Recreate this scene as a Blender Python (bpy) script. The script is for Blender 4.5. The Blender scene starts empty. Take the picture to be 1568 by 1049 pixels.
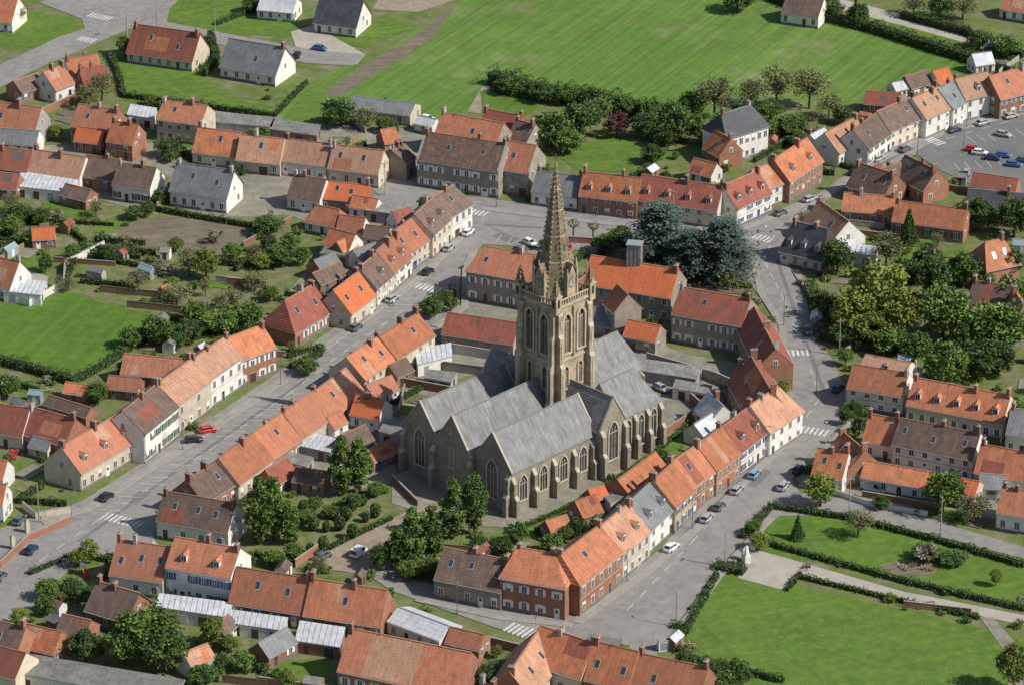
import bpy, bmesh, math, random
from mathutils import Vector, Matrix
random.seed(7)
R=random.random
def U(a,b): return a+(b-a)*random.random()
# ---------------------------------------------------------------- survey: map sheet -> metres on the ground plane
PITCH=math.radians(25.0); HF=math.radians(7.4); FP=784/math.tan(HF); DIST=875.0
CP,SP=math.cos(PITCH),math.sin(PITCH)
CAM=Vector((0,-DIST*CP,DIST*SP))
def P(px,py,z=0.0):
    u=(px-784)/FP; v=(524.5-py)/FP
    d=Vector((u,CP+v*SP,-SP+v*CP)); t=(CAM.z-z)/(-d.z)
    return Vector((CAM.x+d.x*t,CAM.y+d.y*t,z))
def SC(py):
    v=(524.5-py)/FP; t=CAM.z/(SP-v*CP); return FP/t
scene=bpy.context.scene
COL=scene.collection
# ---------------------------------------------------------------- materials
MATS={}
def nn(nt,t,**k):
    n=nt.nodes.new(t)
    for a,b in k.items(): setattr(n,a,b)
    return n
def mk(name):
    m=bpy.data.materials.new(name); m.use_nodes=True
    nt=m.node_tree; nt.nodes.clear()
    out=nn(nt,'ShaderNodeOutputMaterial'); b=nn(nt,'ShaderNodeBsdfPrincipled')
    nt.links.new(b.outputs[0],out.inputs[0]); MATS[name]=m
    return m,nt,b,out
def mth(nt,op,a,b=None,c=None):
    n=nn(nt,'ShaderNodeMath',operation=op)
    for i,v in enumerate((a,b,c)):
        if v is None: continue
        if isinstance(v,(int,float)): n.inputs[i].default_value=v
        else: nt.links.new(v,n.inputs[i])
    return n.outputs[0]
def noi(nt,vec,s,det=4,rough=.6,dist=0):
    n=nn(nt,'ShaderNodeTexNoise'); n.inputs['Scale'].default_value=s; n.inputs['Detail'].default_value=det
    n.inputs['Roughness'].default_value=rough; n.inputs['Distortion'].default_value=dist
    nt.links.new(vec,n.inputs['Vector']); return n.outputs['Fac']
def ramp(nt,f,a,b):
    n=nn(nt,'ShaderNodeMapRange'); n.inputs[1].default_value=a; n.inputs[2].default_value=b
    nt.links.new(f,n.inputs[0]); return n.outputs[0]
def mixc(nt,f,a,b):
    n=nn(nt,'ShaderNodeMix',data_type='RGBA')
    if isinstance(f,(int,float)): n.inputs[0].default_value=f
    else: nt.links.new(f,n.inputs[0])
    for i,v in ((6,a),(7,b)):
        if isinstance(v,tuple): n.inputs[i].default_value=(v[0],v[1],v[2],1)
        else: nt.links.new(v,n.inputs[i])
    return n.outputs[2]
def val(nt,col,v,sat=1.0):
    n=nn(nt,'ShaderNodeHueSaturation'); n.inputs['Saturation'].default_value=sat
    nt.links.new(col,n.inputs['Color'])
    nt.links.new(v,n.inputs['Value']); return n.outputs[0]
def bump(nt,b,h,s=.5,d=.05):
    n=nn(nt,'ShaderNodeBump'); n.inputs['Strength'].default_value=s; n.inputs['Distance'].default_value=d
    nt.links.new(h,n.inputs['Height']); nt.links.new(n.outputs[0],b.inputs['Normal'])
def M(name,c,c2=None,s=.6,fine=6,rough=.85,var=.3,rnd=.2,tile=0,spec=.3,bmp=0,lo=.35,hi=.65,metal=0,c3=None,moss=None):
    m,nt,b,out=mk(name)
    tc=nn(nt,'ShaderNodeTexCoord').outputs['Object']; oi=nn(nt,'ShaderNodeObjectInfo').outputs['Random']
    sh=nn(nt,'ShaderNodeVectorMath',operation='ADD'); nt.links.new(tc,sh.inputs[0])
    cx=nn(nt,'ShaderNodeCombineXYZ'); nt.links.new(mth(nt,'MULTIPLY',oi,97.0),cx.inputs[0]); nt.links.new(mth(nt,'MULTIPLY',oi,53.0),cx.inputs[1])
    nt.links.new(cx.outputs[0],sh.inputs[1]); v=sh.outputs[0]
    if c2 is None: c2=tuple(x*.72 for x in c)
    n1=ramp(nt,noi(nt,v,s,6,.65),lo,hi)
    col=mixc(nt,n1,c,c2)
    if c3:   # a share of the buildings is duller than the rest
        r2=mth(nt,'FRACT',mth(nt,'MULTIPLY',oi,7.31)); col=mixc(nt,mth(nt,'MULTIPLY',mth(nt,'POWER',r2,1.6),.85),col,c3)
    if moss:
        col=mixc(nt,mth(nt,'MULTIPLY',ramp(nt,noi(nt,v,.9,5,.75),.53,.70),moss[3]),col,moss[:3])
    n2=noi(nt,v,fine,3,.7)
    f=mth(nt,'MULTIPLY_ADD',n2,var*2,1-var)
    f=mth(nt,'MULTIPLY',f,mth(nt,'MULTIPLY_ADD',oi,rnd,1-rnd/2))
    if tile:
        w=nn(nt,'ShaderNodeTexWave',wave_type='BANDS',bands_direction='Z',wave_profile='SAW'); w.inputs['Scale'].default_value=.8; w.inputs['Distortion'].default_value=.3
        nt.links.new(tc,w.inputs['Vector'])
        w2=nn(nt,'ShaderNodeTexWave',wave_type='BANDS',bands_direction='X'); w2.inputs['Scale'].default_value=1.1
        nt.links.new(tc,w2.inputs['Vector'])
        mp=nn(nt,'ShaderNodeMapping'); mp.inputs['Scale'].default_value=(1,.12,.12); nt.links.new(v,mp.inputs[0])
        st=ramp(nt,noi(nt,mp.outputs[0],2.2,4,.7),.3,.7)
        f=mth(nt,'MULTIPLY',f,mth(nt,'MULTIPLY_ADD',st,.45*tile,1-.22*tile))
        hgt=mth(nt,'ADD',w.outputs['Fac'],w2.outputs['Fac'])
        f=mth(nt,'MULTIPLY',f,mth(nt,'MULTIPLY_ADD',hgt,.2,.82))
        bump(nt,b,hgt,.6,.05)
    elif bmp: bump(nt,b,n2,bmp,.1)
    nt.links.new(val(nt,col,f),b.inputs['Base Color'])
    b.inputs['Roughness'].default_value=rough; b.inputs['Specular IOR Level'].default_value=spec; b.inputs['Metallic'].default_value=metal
    return m
MO=(.17,.13,.085,.6)
M('r_o',(.50,.185,.085),(.35,.13,.072),s=.45,tile=1,rnd=.4,c3=(.31,.135,.09),moss=MO)
M('r_O',(.52,.145,.055),(.42,.12,.05),s=.4,tile=.7,rnd=.15,var=.22)
M('r_p',(.50,.27,.17),(.36,.19,.125),s=.4,tile=1,rnd=.25,c3=(.36,.22,.15),moss=MO)
M('r_r',(.30,.09,.06),(.19,.075,.055),s=.4,tile=1,rnd=.3,moss=(.13,.11,.08,.5))
M('r_b',(.18,.115,.09),(.11,.08,.068),s=.5,tile=1.2,rnd=.3,moss=(.16,.15,.10,.5))
M('r_m',(.105,.066,.058),(.20,.12,.085),s=.7,tile=1.4,rnd=.2)
M('r_g',(.20,.205,.21),(.14,.145,.15),s=.4,tile=.8,rnd=.2,rough=.55)
M('r_d',(.07,.075,.085),(.04,.042,.05),s=.5,tile=.8,rnd=.2,rough=.5)
M('r_s',(.235,.24,.24),(.155,.155,.155),s=.45,tile=1.5,rnd=.08,rough=.6,var=.4,moss=(.27,.25,.19,.55))
M('r_w',(.55,.57,.59),(.40,.42,.44),s=.4,tile=.8,rnd=.2,rough=.5)
M('r_f',(.24,.235,.22),(.13,.13,.12),s=.5,rnd=.5,var=.4,moss=(.14,.14,.08,.6))
M('ridge',(.40,.19,.11),(.28,.15,.1),s=1,rnd=.4); M('ridge_g',(.26,.26,.255),s=1)
M('w_w',(.74,.72,.67),(.60,.57,.51),s=.5,fine=3,rnd=.15,var=.12,moss=(.4,.37,.31,.5))
M('w_c',(.62,.54,.42),(.49,.42,.32),s=.5,fine=3,rnd=.25,var=.15,moss=(.33,.29,.23,.5))
M('w_y',(.50,.40,.25),(.38,.29,.18),s=.5,fine=4,rnd=.25,var=.2)
M('w_k',(.35,.165,.10),(.25,.12,.08),s=.6,fine=7,rnd=.35,var=.35,moss=(.22,.16,.12,.5))
M('w_s',(.36,.315,.255),(.23,.205,.17),s=.5,fine=5,rnd=.2,var=.35)
M('w_g',(.42,.40,.38),(.30,.28,.26),s=.5,fine=4,rnd=.25,var=.2)
M('church_stone',(.34,.295,.22),(.18,.16,.13),s=.28,fine=2.5,rnd=.1,var=.45,bmp=.5,lo=.3,hi=.7)
M('tower_stone',(.48,.39,.255),(.24,.195,.14),s=.33,fine=2.0,rnd=.1,var=.45,bmp=.6,lo=.33,hi=.68)
M('spire_stone',(.25,.195,.12),(.12,.10,.068),s=.5,fine=3,rnd=.1,var=.5,bmp=.6)
M('trim_stone',(.50,.44,.34),(.35,.31,.24),s=.8,fine=4,var=.3)
M('louvre',(.045,.04,.035),s=1); M('leadglass',(.07,.08,.09),(.03,.035,.04),s=1,rough=.25,spec=.6)
M('plinth',(.20,.19,.18),s=1); M('white',(.75,.75,.73),(.66,.66,.64),s=1,var=.08); M('brown_paint',(.12,.06,.035),s=1)
M('green_paint',(.03,.12,.07),s=1); M('blue_paint',(.07,.12,.28),s=1); M('grey_paint',(.3,.32,.34),s=1)
M('red_paint',(.45,.04,.03),s=1); M('yellow_paint',(.6,.42,.05),s=1)
M('chim',(.30,.14,.09),(.2,.1,.07),s=1.5,var=.35,rnd=.4); M('pot',(.42,.18,.1),s=2); M('cap',(.36,.34,.31),s=2)
M('gutter',(.42,.42,.40),s=1,rough=.5); M('metal',(.25,.25,.25),s=1,rough=.4,metal=.6)
M('black',(.02,.02,.02),s=1,rough=.5); M('wood',(.20,.13,.08),(.28,.2,.13),s=2,rnd=.6)
def glass(name,c):
    m,nt,b,o=mk(name); b.inputs['Base Color'].default_value=(*c,1); b.inputs['Roughness'].default_value=.12; b.inputs['Specular IOR Level'].default_value=.7
glass('glass',(.04,.047,.06)); glass('carglass',(.02,.025,.03)); glass('greenhouse_glass',(.25,.32,.33))
# vegetation
def leaf(name,c,c2,rnd=.35):
    m,nt,b,out=mk(name)
    tc=nn(nt,'ShaderNodeTexCoord').outputs['Object']; oi=nn(nt,'ShaderNodeObjectInfo').outputs['Random']
    n1=ramp(nt,noi(nt,tc,.8,4,.7),.3,.7); col=mixc(nt,n1,c,c2)
    n2=noi(nt,tc,5,2); f=mth(nt,'MULTIPLY',mth(nt,'MULTIPLY_ADD',n2,.8,.6),mth(nt,'MULTIPLY_ADD',oi,rnd,1-rnd/2))
    col=val(nt,col,f); nt.links.new(col,b.inputs['Base Color']); b.inputs['Roughness'].default_value=.6; b.inputs['Specular IOR Level'].default_value=.25
leaf('lf_mid',(.12,.19,.035),(.07,.12,.026)); leaf('lf_mid2',(.155,.235,.045),(.095,.16,.033))
leaf('lf_yg',(.25,.27,.048),(.17,.20,.038)); leaf('lf_yg2',(.19,.235,.043),(.12,.16,.033))
leaf('lf_dark',(.055,.10,.03),(.035,.065,.02)); leaf('lf_dark2',(.085,.14,.035),(.05,.09,.025))
leaf('lf_cedar',(.085,.13,.10),(.05,.08,.065)); leaf('lf_cedar2',(.115,.165,.12),(.07,.105,.08))
leaf('lf_gr',(.20,.21,.10),(.15,.16,.08)); leaf('lf_br',(.18,.14,.075),(.12,.10,.055)); leaf('lf_pur',(.13,.05,.045),(.08,.035,.035))
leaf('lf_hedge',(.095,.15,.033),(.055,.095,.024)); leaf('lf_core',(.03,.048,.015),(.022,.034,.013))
leaf('lf_bl',(.5,.45,.42),(.35,.28,.25)); leaf('lf_red',(.4,.08,.04),(.3,.2,.05))
M('bark',(.12,.09,.065),(.07,.055,.04),s=2,var=.3)
def groundm(name,cols,s1=.03,s2=.25,s3=2.5,rows=None,brown=None,rough=.95,var=.35,bt=(.56,.66),blotch=0):
    m,nt,b,out=mk(name); tc=nn(nt,'ShaderNodeTexCoord').outputs['Object']
    a=ramp(nt,noi(nt,tc,s1,6,.6),.38,.62); c=mixc(nt,a,cols[0],cols[1])
    if len(cols)>2:
        a=ramp(nt,noi(nt,tc,s2,5,.65),.42,.68); c=mixc(nt,a,c,cols[2])
    f=mth(nt,'MULTIPLY_ADD',noi(nt,tc,s3,4,.75),var*2,1-var)
    if rows:
        ang,per,amt=rows
        mp=nn(nt,'ShaderNodeMapping'); mp.inputs['Scale'].default_value=(.02,1,1)
        mr=nn(nt,'ShaderNodeMapping'); mr.inputs['Rotation'].default_value=(0,0,-ang); nt.links.new(tc,mr.inputs[0])
        nt.links.new(mr.outputs[0],mp.inputs[0])
        f2=ramp(nt,noi(nt,mp.outputs[0],1.0/per,3,.7),.3,.7)
        f=mth(nt,'MULTIPLY',f,mth(nt,'MULTIPLY_ADD',f2,amt*2,1-amt))
    if brown:
        a=ramp(nt,noi(nt,tc,brown[1],7,.65),bt[0],bt[1]); c=mixc(nt,mth(nt,'MULTIPLY',a,brown[2]),c,brown[0])
    if blotch:
        f=mth(nt,'MULTIPLY',f,mth(nt,'MULTIPLY_ADD',ramp(nt,noi(nt,tc,.35,5,.7),.35,.65),blotch*2,1-blotch))
    nt.links.new(val(nt,c,f),b.inputs['Base Color']); b.inputs['Roughness'].default_value=rough; b.inputs['Specular IOR Level'].default_value=.15
    bump(nt,b,noi(nt,tc,s3*1.5,3),.6,.15)
groundm('ground',[(.10,.15,.035),(.135,.175,.05),(.19,.17,.10)],.07,.16,1.6,brown=((.22,.19,.13),.08,.75),blotch=.18)
groundm('field',[(.09,.185,.03),(.135,.215,.045),(.11,.165,.038)],.02,.1,1.5,rows=(math.radians(62),1.6,.22),brown=((.25,.22,.13),.022,.85),bt=(.54,.68),blotch=.1)
groundm('lawn',[(.10,.18,.025),(.078,.145,.022),(.14,.195,.045)],.08,.5,3,rows=(math.radians(20),1.5,.1),blotch=.12)
groundm('meadow',[(.09,.17,.022),(.07,.14,.02),(.11,.18,.035)],.05,.4,2.5,rows=(math.radians(70),2,.14),blotch=.12)
groundm('garden',[(.12,.165,.045),(.16,.18,.07),(.19,.16,.10)],.15,.35,2,blotch=.2)
groundm('soil',[(.165,.13,.10),(.205,.17,.13),(.14,.135,.08)],.15,.3,2,rows=(math.radians(15),.8,.3),blotch=.15)
groundm('dirt',[(.29,.225,.175),(.35,.28,.22),(.23,.20,.14)],.15,.5,2,blotch=.12)
groundm('asphalt',[(.265,.25,.232),(.215,.205,.19),(.295,.28,.262)],.06,.5,5,var=.15,rows=(math.radians(52),.9,.06),blotch=.08)
groundm('asphalt_new',[(.19,.187,.182),(.16,.158,.155)],.06,.5,5,var=.12,blotch=.08)
groundm('paving',[(.31,.29,.26),(.26,.243,.215),(.34,.315,.285)],.3,1,6,var=.15,blotch=.1)
groundm('yard',[(.29,.26,.225),(.20,.19,.165),(.22,.225,.14)],.15,.5,4,var=.25,blotch=.2)
groundm('gravel',[(.42,.38,.32),(.36,.33,.28)],.2,1,5,var=.15,blotch=.08)
groundm('marking',[(.66,.65,.62),(.48,.47,.45)],.6,2,6,var=.2)
# ---------------------------------------------------------------- mesh builder
class MB:
    def __init__(s): s.v=[]; s.f=[]; s.m=[]; s.M=None; s.names=[]
    def mi(s,m):
        if m not in s.names: s.names.append(m)
        return s.names.index(m)
    def poly(s,pts,m):
        n=len(s.v); M_=s.M
        for p in pts:
            p=Vector(p); s.v.append(M_@p if M_ else p)
        s.f.append(tuple(range(n,n+len(pts)))); s.m.append(s.mi(m))
    def hexa(s,b,t,m,bottom=True):
        n=len(s.v); M_=s.M
        for p in list(b)+list(t):
            p=Vector(p); s.v.append(M_@p if M_ else p)
        fs=[(4,5,6,7),(0,1,5,4),(1,2,6,5),(2,3,7,6),(3,0,4,7)]
        if bottom: fs.append((3,2,1,0))
        k=s.mi(m)
        for f in fs: s.f.append(tuple(n+i for i in f)); s.m.append(k)
    def box(s,x0,x1,y0,y1,z0,z1,m,bottom=True):
        s.hexa([(x0,y0,z0),(x1,y0,z0),(x1,y1,z0),(x0,y1,z0)],[(x0,y0,z1),(x1,y0,z1),(x1,y1,z1),(x0,y1,z1)],m,bottom)
    def frus(s,cx,cy,z0,z1,r0,r1,n,m,rot=0,cap=True):
        a=[(cx+r0*math.cos(rot+2*math.pi*i/n),cy+r0*math.sin(rot+2*math.pi*i/n),z0) for i in range(n)]
        b=[(cx+r1*math.cos(rot+2*math.pi*i/n),cy+r1*math.sin(rot+2*math.pi*i/n),z1) for i in range(n)]
        for i in range(n):
            j=(i+1)%n
            s.poly([a[i],a[j],b[j],b[i]] if r1>.001 else [a[i],a[j],(cx,cy,z1)],m)
        if cap and r1>.001: s.poly(b,m)
    def limb(s,p,q,r0,r1,m,n=5):
        p=Vector(p);q=Vector(q); d=(q-p).normalized(); x=d.orthogonal().normalized(); y=d.cross(x)
        A=[p+(x*math.cos(2*math.pi*i/n)+y*math.sin(2*math.pi*i/n))*r0 for i in range(n)]
        B=[q+(x*math.cos(2*math.pi*i/n)+y*math.sin(2*math.pi*i/n))*r1 for i in range(n)]
        for i in range(n):
            j=(i+1)%n; s.poly([A[i],A[j],B[j],B[i]],m)
    def mesh(s,name):
        me=bpy.data.meshes.new(name); me.from_pydata([tuple(v) for v in s.v],[],s.f)
        for nme in s.names: me.materials.append(MATS[nme])
        me.polygons.foreach_set('material_index',s.m); me.update(); return me
    def obj(s,name,parent=None,loc=None,rz=0):
        if not s.f: return None
        o=bpy.data.objects.new(name,s.mesh(name)); COL.objects.link(o)
        if parent: o.parent=parent
        if loc is not None: o.location=loc; o.rotation_euler=(0,0,rz)
        return o
def empty(name,loc,rz):
    e=bpy.data.objects.new(name,None); e.location=loc; e.rotation_euler=(0,0,rz); e.empty_display_size=.5; COL.objects.link(e); return e
def link(name,me,loc,rz=0,sc=(1,1,1)):
    o=bpy.data.objects.new(name,me); o.location=loc; o.rotation_euler=(0,0,rz); o.scale=sc; COL.objects.link(o); return o
# ---------------------------------------------------------------- ground areas
BLOCK=[]; AREAS=[]
ZR=.13; ZM=.137
def inpoly(x,y,pl):
    c=False; j=len(pl)-1
    for i in range(len(pl)):
        if (pl[i][1]>y)!=(pl[j][1]>y) and x<(pl[j][0]-pl[i][0])*(y-pl[i][1])/(pl[j][1]-pl[i][1])+pl[i][0]: c=not c
        j=i
    return c
def area(name,pts,z,mat,block=True):
    w=[P(*p) for p in pts]
    bm=bmesh.new(); vs=[bm.verts.new((p.x,p.y,0)) for p in w]; f=bm.faces.new(vs); f.normal_update()
    if f.normal.z<0: f.normal_flip()
    bmesh.ops.triangulate(bm,faces=[f]); me=bpy.data.meshes.new(name); bm.to_mesh(me); bm.free(); me.materials.append(MATS[mat])
    o=bpy.data.objects.new(name,me); COL.objects.link(o); AREAS.append((z,len(AREAS),o))
    if block: BLOCK.append([(p.x,p.y) for p in w])
    return o
def wl(pts): return [P(*p) for p in pts]
def offs(w,d):
    out=[]
    for i,p in enumerate(w):
        a=w[max(i-1,0)]; b=w[min(i+1,len(w)-1)]; t=(b-a); t.z=0; t.normalize(); n=Vector((t.y,-t.x,0)); out.append(p+n*d)
    return out
def strip(name,pts,d0,d1,z0,z1,mat):
    w=wl(pts); A=offs(w,d0); B=offs(w,d1); mb=MB()
    for i in range(len(w)-1):
        b=[A[i],B[i],B[i+1],A[i+1]]; mb.hexa([(p.x,p.y,z0) for p in b],[(p.x,p.y,z1) for p in b],mat)
    return mb.obj(name)
mb=MB(); mb.poly([(-5000,-3000,0),(5000,-3000,0),(5000,7000,0),(-5000,7000,0)],'ground'); mb.obj('ground')
Z=1
area('crop_field',[(760,-60),(700,10),(590,72),(470,130),(418,185),(560,190),(700,180),(770,135),(1000,185),(1200,180),(1330,150),(1480,118),(1500,98),(1400,62),(1250,25),(1170,-10),(1180,-60)],Z,'field')
area('ploughed_strip',[(430,187),(560,98),(625,62),(680,20),(700,8),(660,60),(600,100),(520,150)],Z*2,'soil')
area('bare_verge',[(716,172),(740,130),(752,134),(735,175)],Z*2,'dirt')
area('dirt_mound',[(570,15),(640,20),(700,0),(640,-20),(590,-20)],Z*2,'dirt')
area('meadow',[(-60,470),(0,468),(100,446),(160,465),(255,487),(215,530),(160,562),(90,585),(0,555),(-60,545)],Z,'meadow')
area('vegetable_plot',[(205,340),(285,330),(405,352),(350,392),(230,378),(180,365)],Z,'soil')
area('vegetable_garden',[(150,400),(330,420),(450,430),(430,470),(290,495),(100,445)],Z,'garden',False)
area('kitchen_garden',[(60,300),(230,320),(400,345),(480,360),(430,420),(160,400),(90,350)],Z*.5,'garden',False)
area('lawn',[(60,300),(150,300),(140,330),(75,350)],Z*2,'lawn',False)
area('lawn',[(0,350),(80,365),(70,440),(30,400),(0,390)],Z*2,'lawn',False)
area('lawn',[(180,105),(300,120),(415,175),(440,130),(465,110),(420,170),(350,165),(195,150)],Z*2,'lawn')
area('lawn',[(325,10),(470,40),(600,28),(640,40),(560,75),(490,60),(300,50)],Z*2,'lawn')
area('lawn',[(0,40),(30,15),(120,30),(115,55),(60,75),(0,70)],Z*2,'lawn')
area('lawn',[(250,15),(300,-10),(400,-20),(390,20),(300,45),(255,40)],Z*2,'lawn')
area('lawn',[(180,95),(300,112),(330,150),(425,165),(412,178),(190,155)],Z*3,'lawn')
area('lawn',[(735,140),(830,160),(800,185),(740,175)],Z*2,'meadow')
area('lawn',[(850,235),(930,210),(1040,235),(960,265),(880,260)],Z*2,'lawn')
area('lawn',[(430,185),(470,140),(530,150),(490,190)],Z*2,'lawn')
area('park_lawn',[(1105,872),(1205,893),(1390,935),(1560,975),(1640,1000),(1640,1100),(1060,1075),(1035,985)],Z,'lawn')
area('park_lawn',[(1165,790),(1300,788),(1430,822),(1640,875),(1640,940),(1390,892),(1158,840)],Z,'lawn')
area('park_path',[(1150,840),(1210,856),(1380,905),(1568,942),(1640,960),(1640,975),(1568,957),(1378,918),(1225,882),(1205,905),(1130,885)],Z*2,'gravel')
area('park_path',[(1500,945),(1520,945),(1560,990),(1568,1060),(1545,1060),(1540,1000)],Z*3,'yard')
area('flower_bed',[(1345,865),(1400,855),(1440,865),(1430,880),(1370,882)],Z*2,'soil')
area('churchyard_lawn',[(800,805),(900,755),(1010,695),(1060,640),(1045,690),(960,735),(870,790),(820,820)],Z*4,'lawn')
area('churchyard_garden',[(430,790),(480,760),(580,760),(610,775),(520,830),(440,850),(380,850)],Z*2,'garden')
area('lawn',[(40,890),(105,850),(170,860),(150,900),(60,930),(30,920)],Z*2,'lawn',False)
area('lawn',[(0,790),(60,795),(20,830),(0,850)],Z*3,'lawn',False)
area('lawn',[(350,985),(450,960),(560,1000),(520,1060),(300,1060)],Z*2,'garden',False)
area('lawn',[(430,1010),(510,1010),(500,1060),(400,1060)],Z*3,'lawn',False)
area('lawn',[(1160,800),(1240,790),(1250,810),(1190,830)],Z*3,'meadow',False)
area('lawn',[(1310,370),(1370,350),(1440,350),(1440,375),(1330,385)],Z*2,'lawn',False)
area('lawn',[(1320,20),(1400,40),(1568,90),(1568,110),(1440,75),(1300,40)],Z*2,'lawn',False)
area('churchyard_yard',[(600,730),(780,640),(900,500),(1000,520),(1080,600),(1060,640),(900,760),(790,810),(680,800),(600,770)],Z*2,'yard')
area('courtyard',[(670,480),(780,440),(900,470),(1040,540),(1150,560),(1150,620),(1060,640),(960,560),(780,560),(620,600),(600,560)],Z*1.5,'yard')
area('courtyard',[(250,300),(420,260),(640,290),(640,340),(560,370),(440,330),(300,335)],Z*1.5,'yard')
area('courtyard',[(0,225),(240,220),(300,240),(240,330),(130,300),(0,290)],Z*1.5,'yard',False)
area('courtyard',[(330,165),(520,190),(640,200),(660,180),(700,190),(640,290),(300,260)],Z*1.5,'yard',False)
area('courtyard',[(480,400),(600,350),(640,330),(600,380),(480,470),(440,450)],Z*1.5,'yard',False)
area('courtyard',[(1240,660),(1568,740),(1568,800),(1330,770),(1220,740)],Z*1.5,'yard',False)
area('courtyard',[(560,610),(640,620),(600,740),(480,760),(450,720)],Z*1.5,'yard',False)
area('courtyard',[(1000,680),(1130,600),(1150,640),(960,780),(800,840),(820,810)],Z*1.2,'garden',False)
area('driveway',[(445,50),(480,40),(560,85),(545,100),(460,95)],Z*3,'gravel')
area('gravel_track',[(1290,0),(1400,28),(1568,75),(1640,95),(1640,112),(1568,92),(1400,45),(1270,12)],Z*3,'gravel')
area('gravel_track',[(0,400),(75,425),(70,435),(0,455)],Z*3,'gravel')
area('road',[(-60,130),(0,100),(90,58),(130,45),(125,30),(60,5),(120,-10),(240,-60),(330,-60),(260,15),(255,35),(480,78),(560,85),(540,102),(470,98),(300,62),(200,45),(130,75),(60,105),(0,135),(-60,160)],Z*4,'asphalt')
area('road',[(-80,835),(60,790),(125,768),(275,672),(427,570),(490,518),(578,458),(640,410),(712,338),(700,320),(585,305),(570,290),(600,270),(700,300),(870,320),(975,340),(965,385),(900,385),(740,375),(705,410),(702,470),(640,510),(560,565),(500,612),(400,680),(330,730),(240,790),(235,835),(130,855),(75,900),(0,985),(-80,1040)],Z*4,'asphalt')
area('road',[(1640,140),(1568,160),(1400,205),(1320,250),(1255,297),(1130,348),(960,336),(955,375),(1080,378),(1138,382),(1145,430),(1180,480),(1195,560),(1200,640),(1150,700),(1000,850),(880,945),(640,890),(565,850),(545,868),(600,905),(760,962),(900,1002),(1000,1012),(1040,950),(1095,875),(1150,815),(1195,790),(1300,790),(1440,822),(1568,856),(1640,870),(1640,855),(1568,838),(1450,803),(1330,768),(1225,755),(1212,735),(1245,690),(1290,650),(1295,600),(1275,550),(1245,515),(1235,460),(1208,410),(1195,380),(1215,340),(1300,285),(1430,225),(1568,198),(1640,190)],Z*5,'asphalt')
area('car_park',[(1400,235),(1470,192),(1640,165),(1640,310),(1500,290),(1440,262)],Z*6,'asphalt_new')
area('church_car_park',[(470,862),(560,815),(640,775),(670,790),(600,850),(560,880),(500,872)],Z*6,'dirt')
area('forecourt',[(900,378),(955,376),(960,384),(905,390)],Z*6,'paving')
AREAS.sort(key=lambda t:(t[0],t[1]))
for i,(_,_,o) in enumerate(AREAS): o.location.z=ZR-.0022*(len(AREAS)-1-i)
def pave(pts,w=1.7,side=1): strip('pavement',pts,0 if side>0 else -w,w if side>0 else 0,0,ZR+.11,'paving'); strip('kerb',pts,w if side>0 else -w-.15,w+.15 if side>0 else -w,0,ZR+.125,'cap')
pave([(60,797),(125,778),(275,683),(430,579)],2.0)
pave([(490,533),(578,470),(640,424),(712,350)],1.8)
pave([(876,952),(985,873),(1080,790),(1205,668)],1.8)
pave([(640,915),(765,943),(876,955)],1.6)
pave([(735,318),(815,328),(965,345)],1.8)
pave([(965,345),(1130,352),(1255,303)],1.6)
pave([(1255,303),(1320,258),(1400,213),(1568,170)],1.8)
pave([(1290,600),(1302,640),(1250,695),(1222,745)],1.6,-1)
pave([(1195,560),(1192,500),(1160,450),(1148,400)],1.4)
pave([(1250,515),(1240,460),(1212,415)],1.5)
pave([(1040,955),(1095,880),(1135,835),(1175,792)],1.5,1)
pave([(720,385),(708,410),(706,470),(660,500)],1.6,-1)
def zebra(px,py,dx,dy,n=6,ln=3.2,z=ZM):
    c=P(px,py); d=(P(px+dx,py+dy)-c).normalized(); q=Vector((-d.y,d.x,0)); mb=MB()
    for i in range(n):
        o=c+q*(i-(n-1)/2)*1.05
        pts=[o+d*ln/2+q*.27,o-d*ln/2+q*.27,o-d*ln/2-q*.27,o+d*ln/2-q*.27]; mb.poly([(p.x,p.y,z) for p in pts],'marking')
    mb.obj('zebra_crossing')
DM=(70,-50)
zebra(187,797,*DM,n=9); zebra(650,441,*DM,n=8); zebra(728,326,60,-45,n=6); zebra(797,966,70,-50,n=6,ln=4)
zebra(1243,660,40,-55,n=7); zebra(1218,541,8,30,n=6); zebra(1168,366,30,-20,n=5); zebra(1432,218,60,-20,n=5); zebra(153,27,40,-20,n=7); zebra(133,62,40,-20,n=5)
def lines(name,pts,w=.12,dash=None,z=ZM,off=0,mat='marking'):
    w_=offs(wl(pts),off); mb=MB()
    for a,b in zip(w_,w_[1:]):
        L=(b-a).length; d=(b-a)/L; q=Vector((-d.y,d.x,0))*w/2; t=0
        while t<L:
            e=min(L,t+(dash[0] if dash else L)); p0=a+d*t; p1=a+d*e
            mb.poly([(p.x,p.y,z) for p in (p0-q,p1-q,p1+q,p0+q)],mat); t=e+(dash[1] if dash else 1)
    mb.obj(name)
lines('road_marking',[(60,860),(160,790),(320,690),(440,605),(540,530),(620,475)],.14,(3,3))
lines('road_marking',[(960,935),(1060,830),(1130,750),(1210,675),(1255,610),(1240,560)],.14,(3,3))
lines('road_marking',[(1225,520),(1200,460),(1170,400),(1190,350),(1290,285),(1420,222),(1560,183)],.14,(3,3))
for pts,w in [([(120,830),(300,700),(470,580)],.9),([(985,880),(1100,770),(1190,680)],1.0),([(1190,400),(1225,500),(1262,600)],.9),([(740,345),(860,352)],1.2),([(1300,275),(1400,228)],.8),([(760,360),(790,370)],3.5),([(200,770),(225,752)],2.5),([(1150,745),(1175,720)],2.2),([(900,975),(950,985)],2.5)]:
    lines('patched_asphalt',pts,w,None,ZM-.003-.0003*w,0,'asphalt_new')
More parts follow.
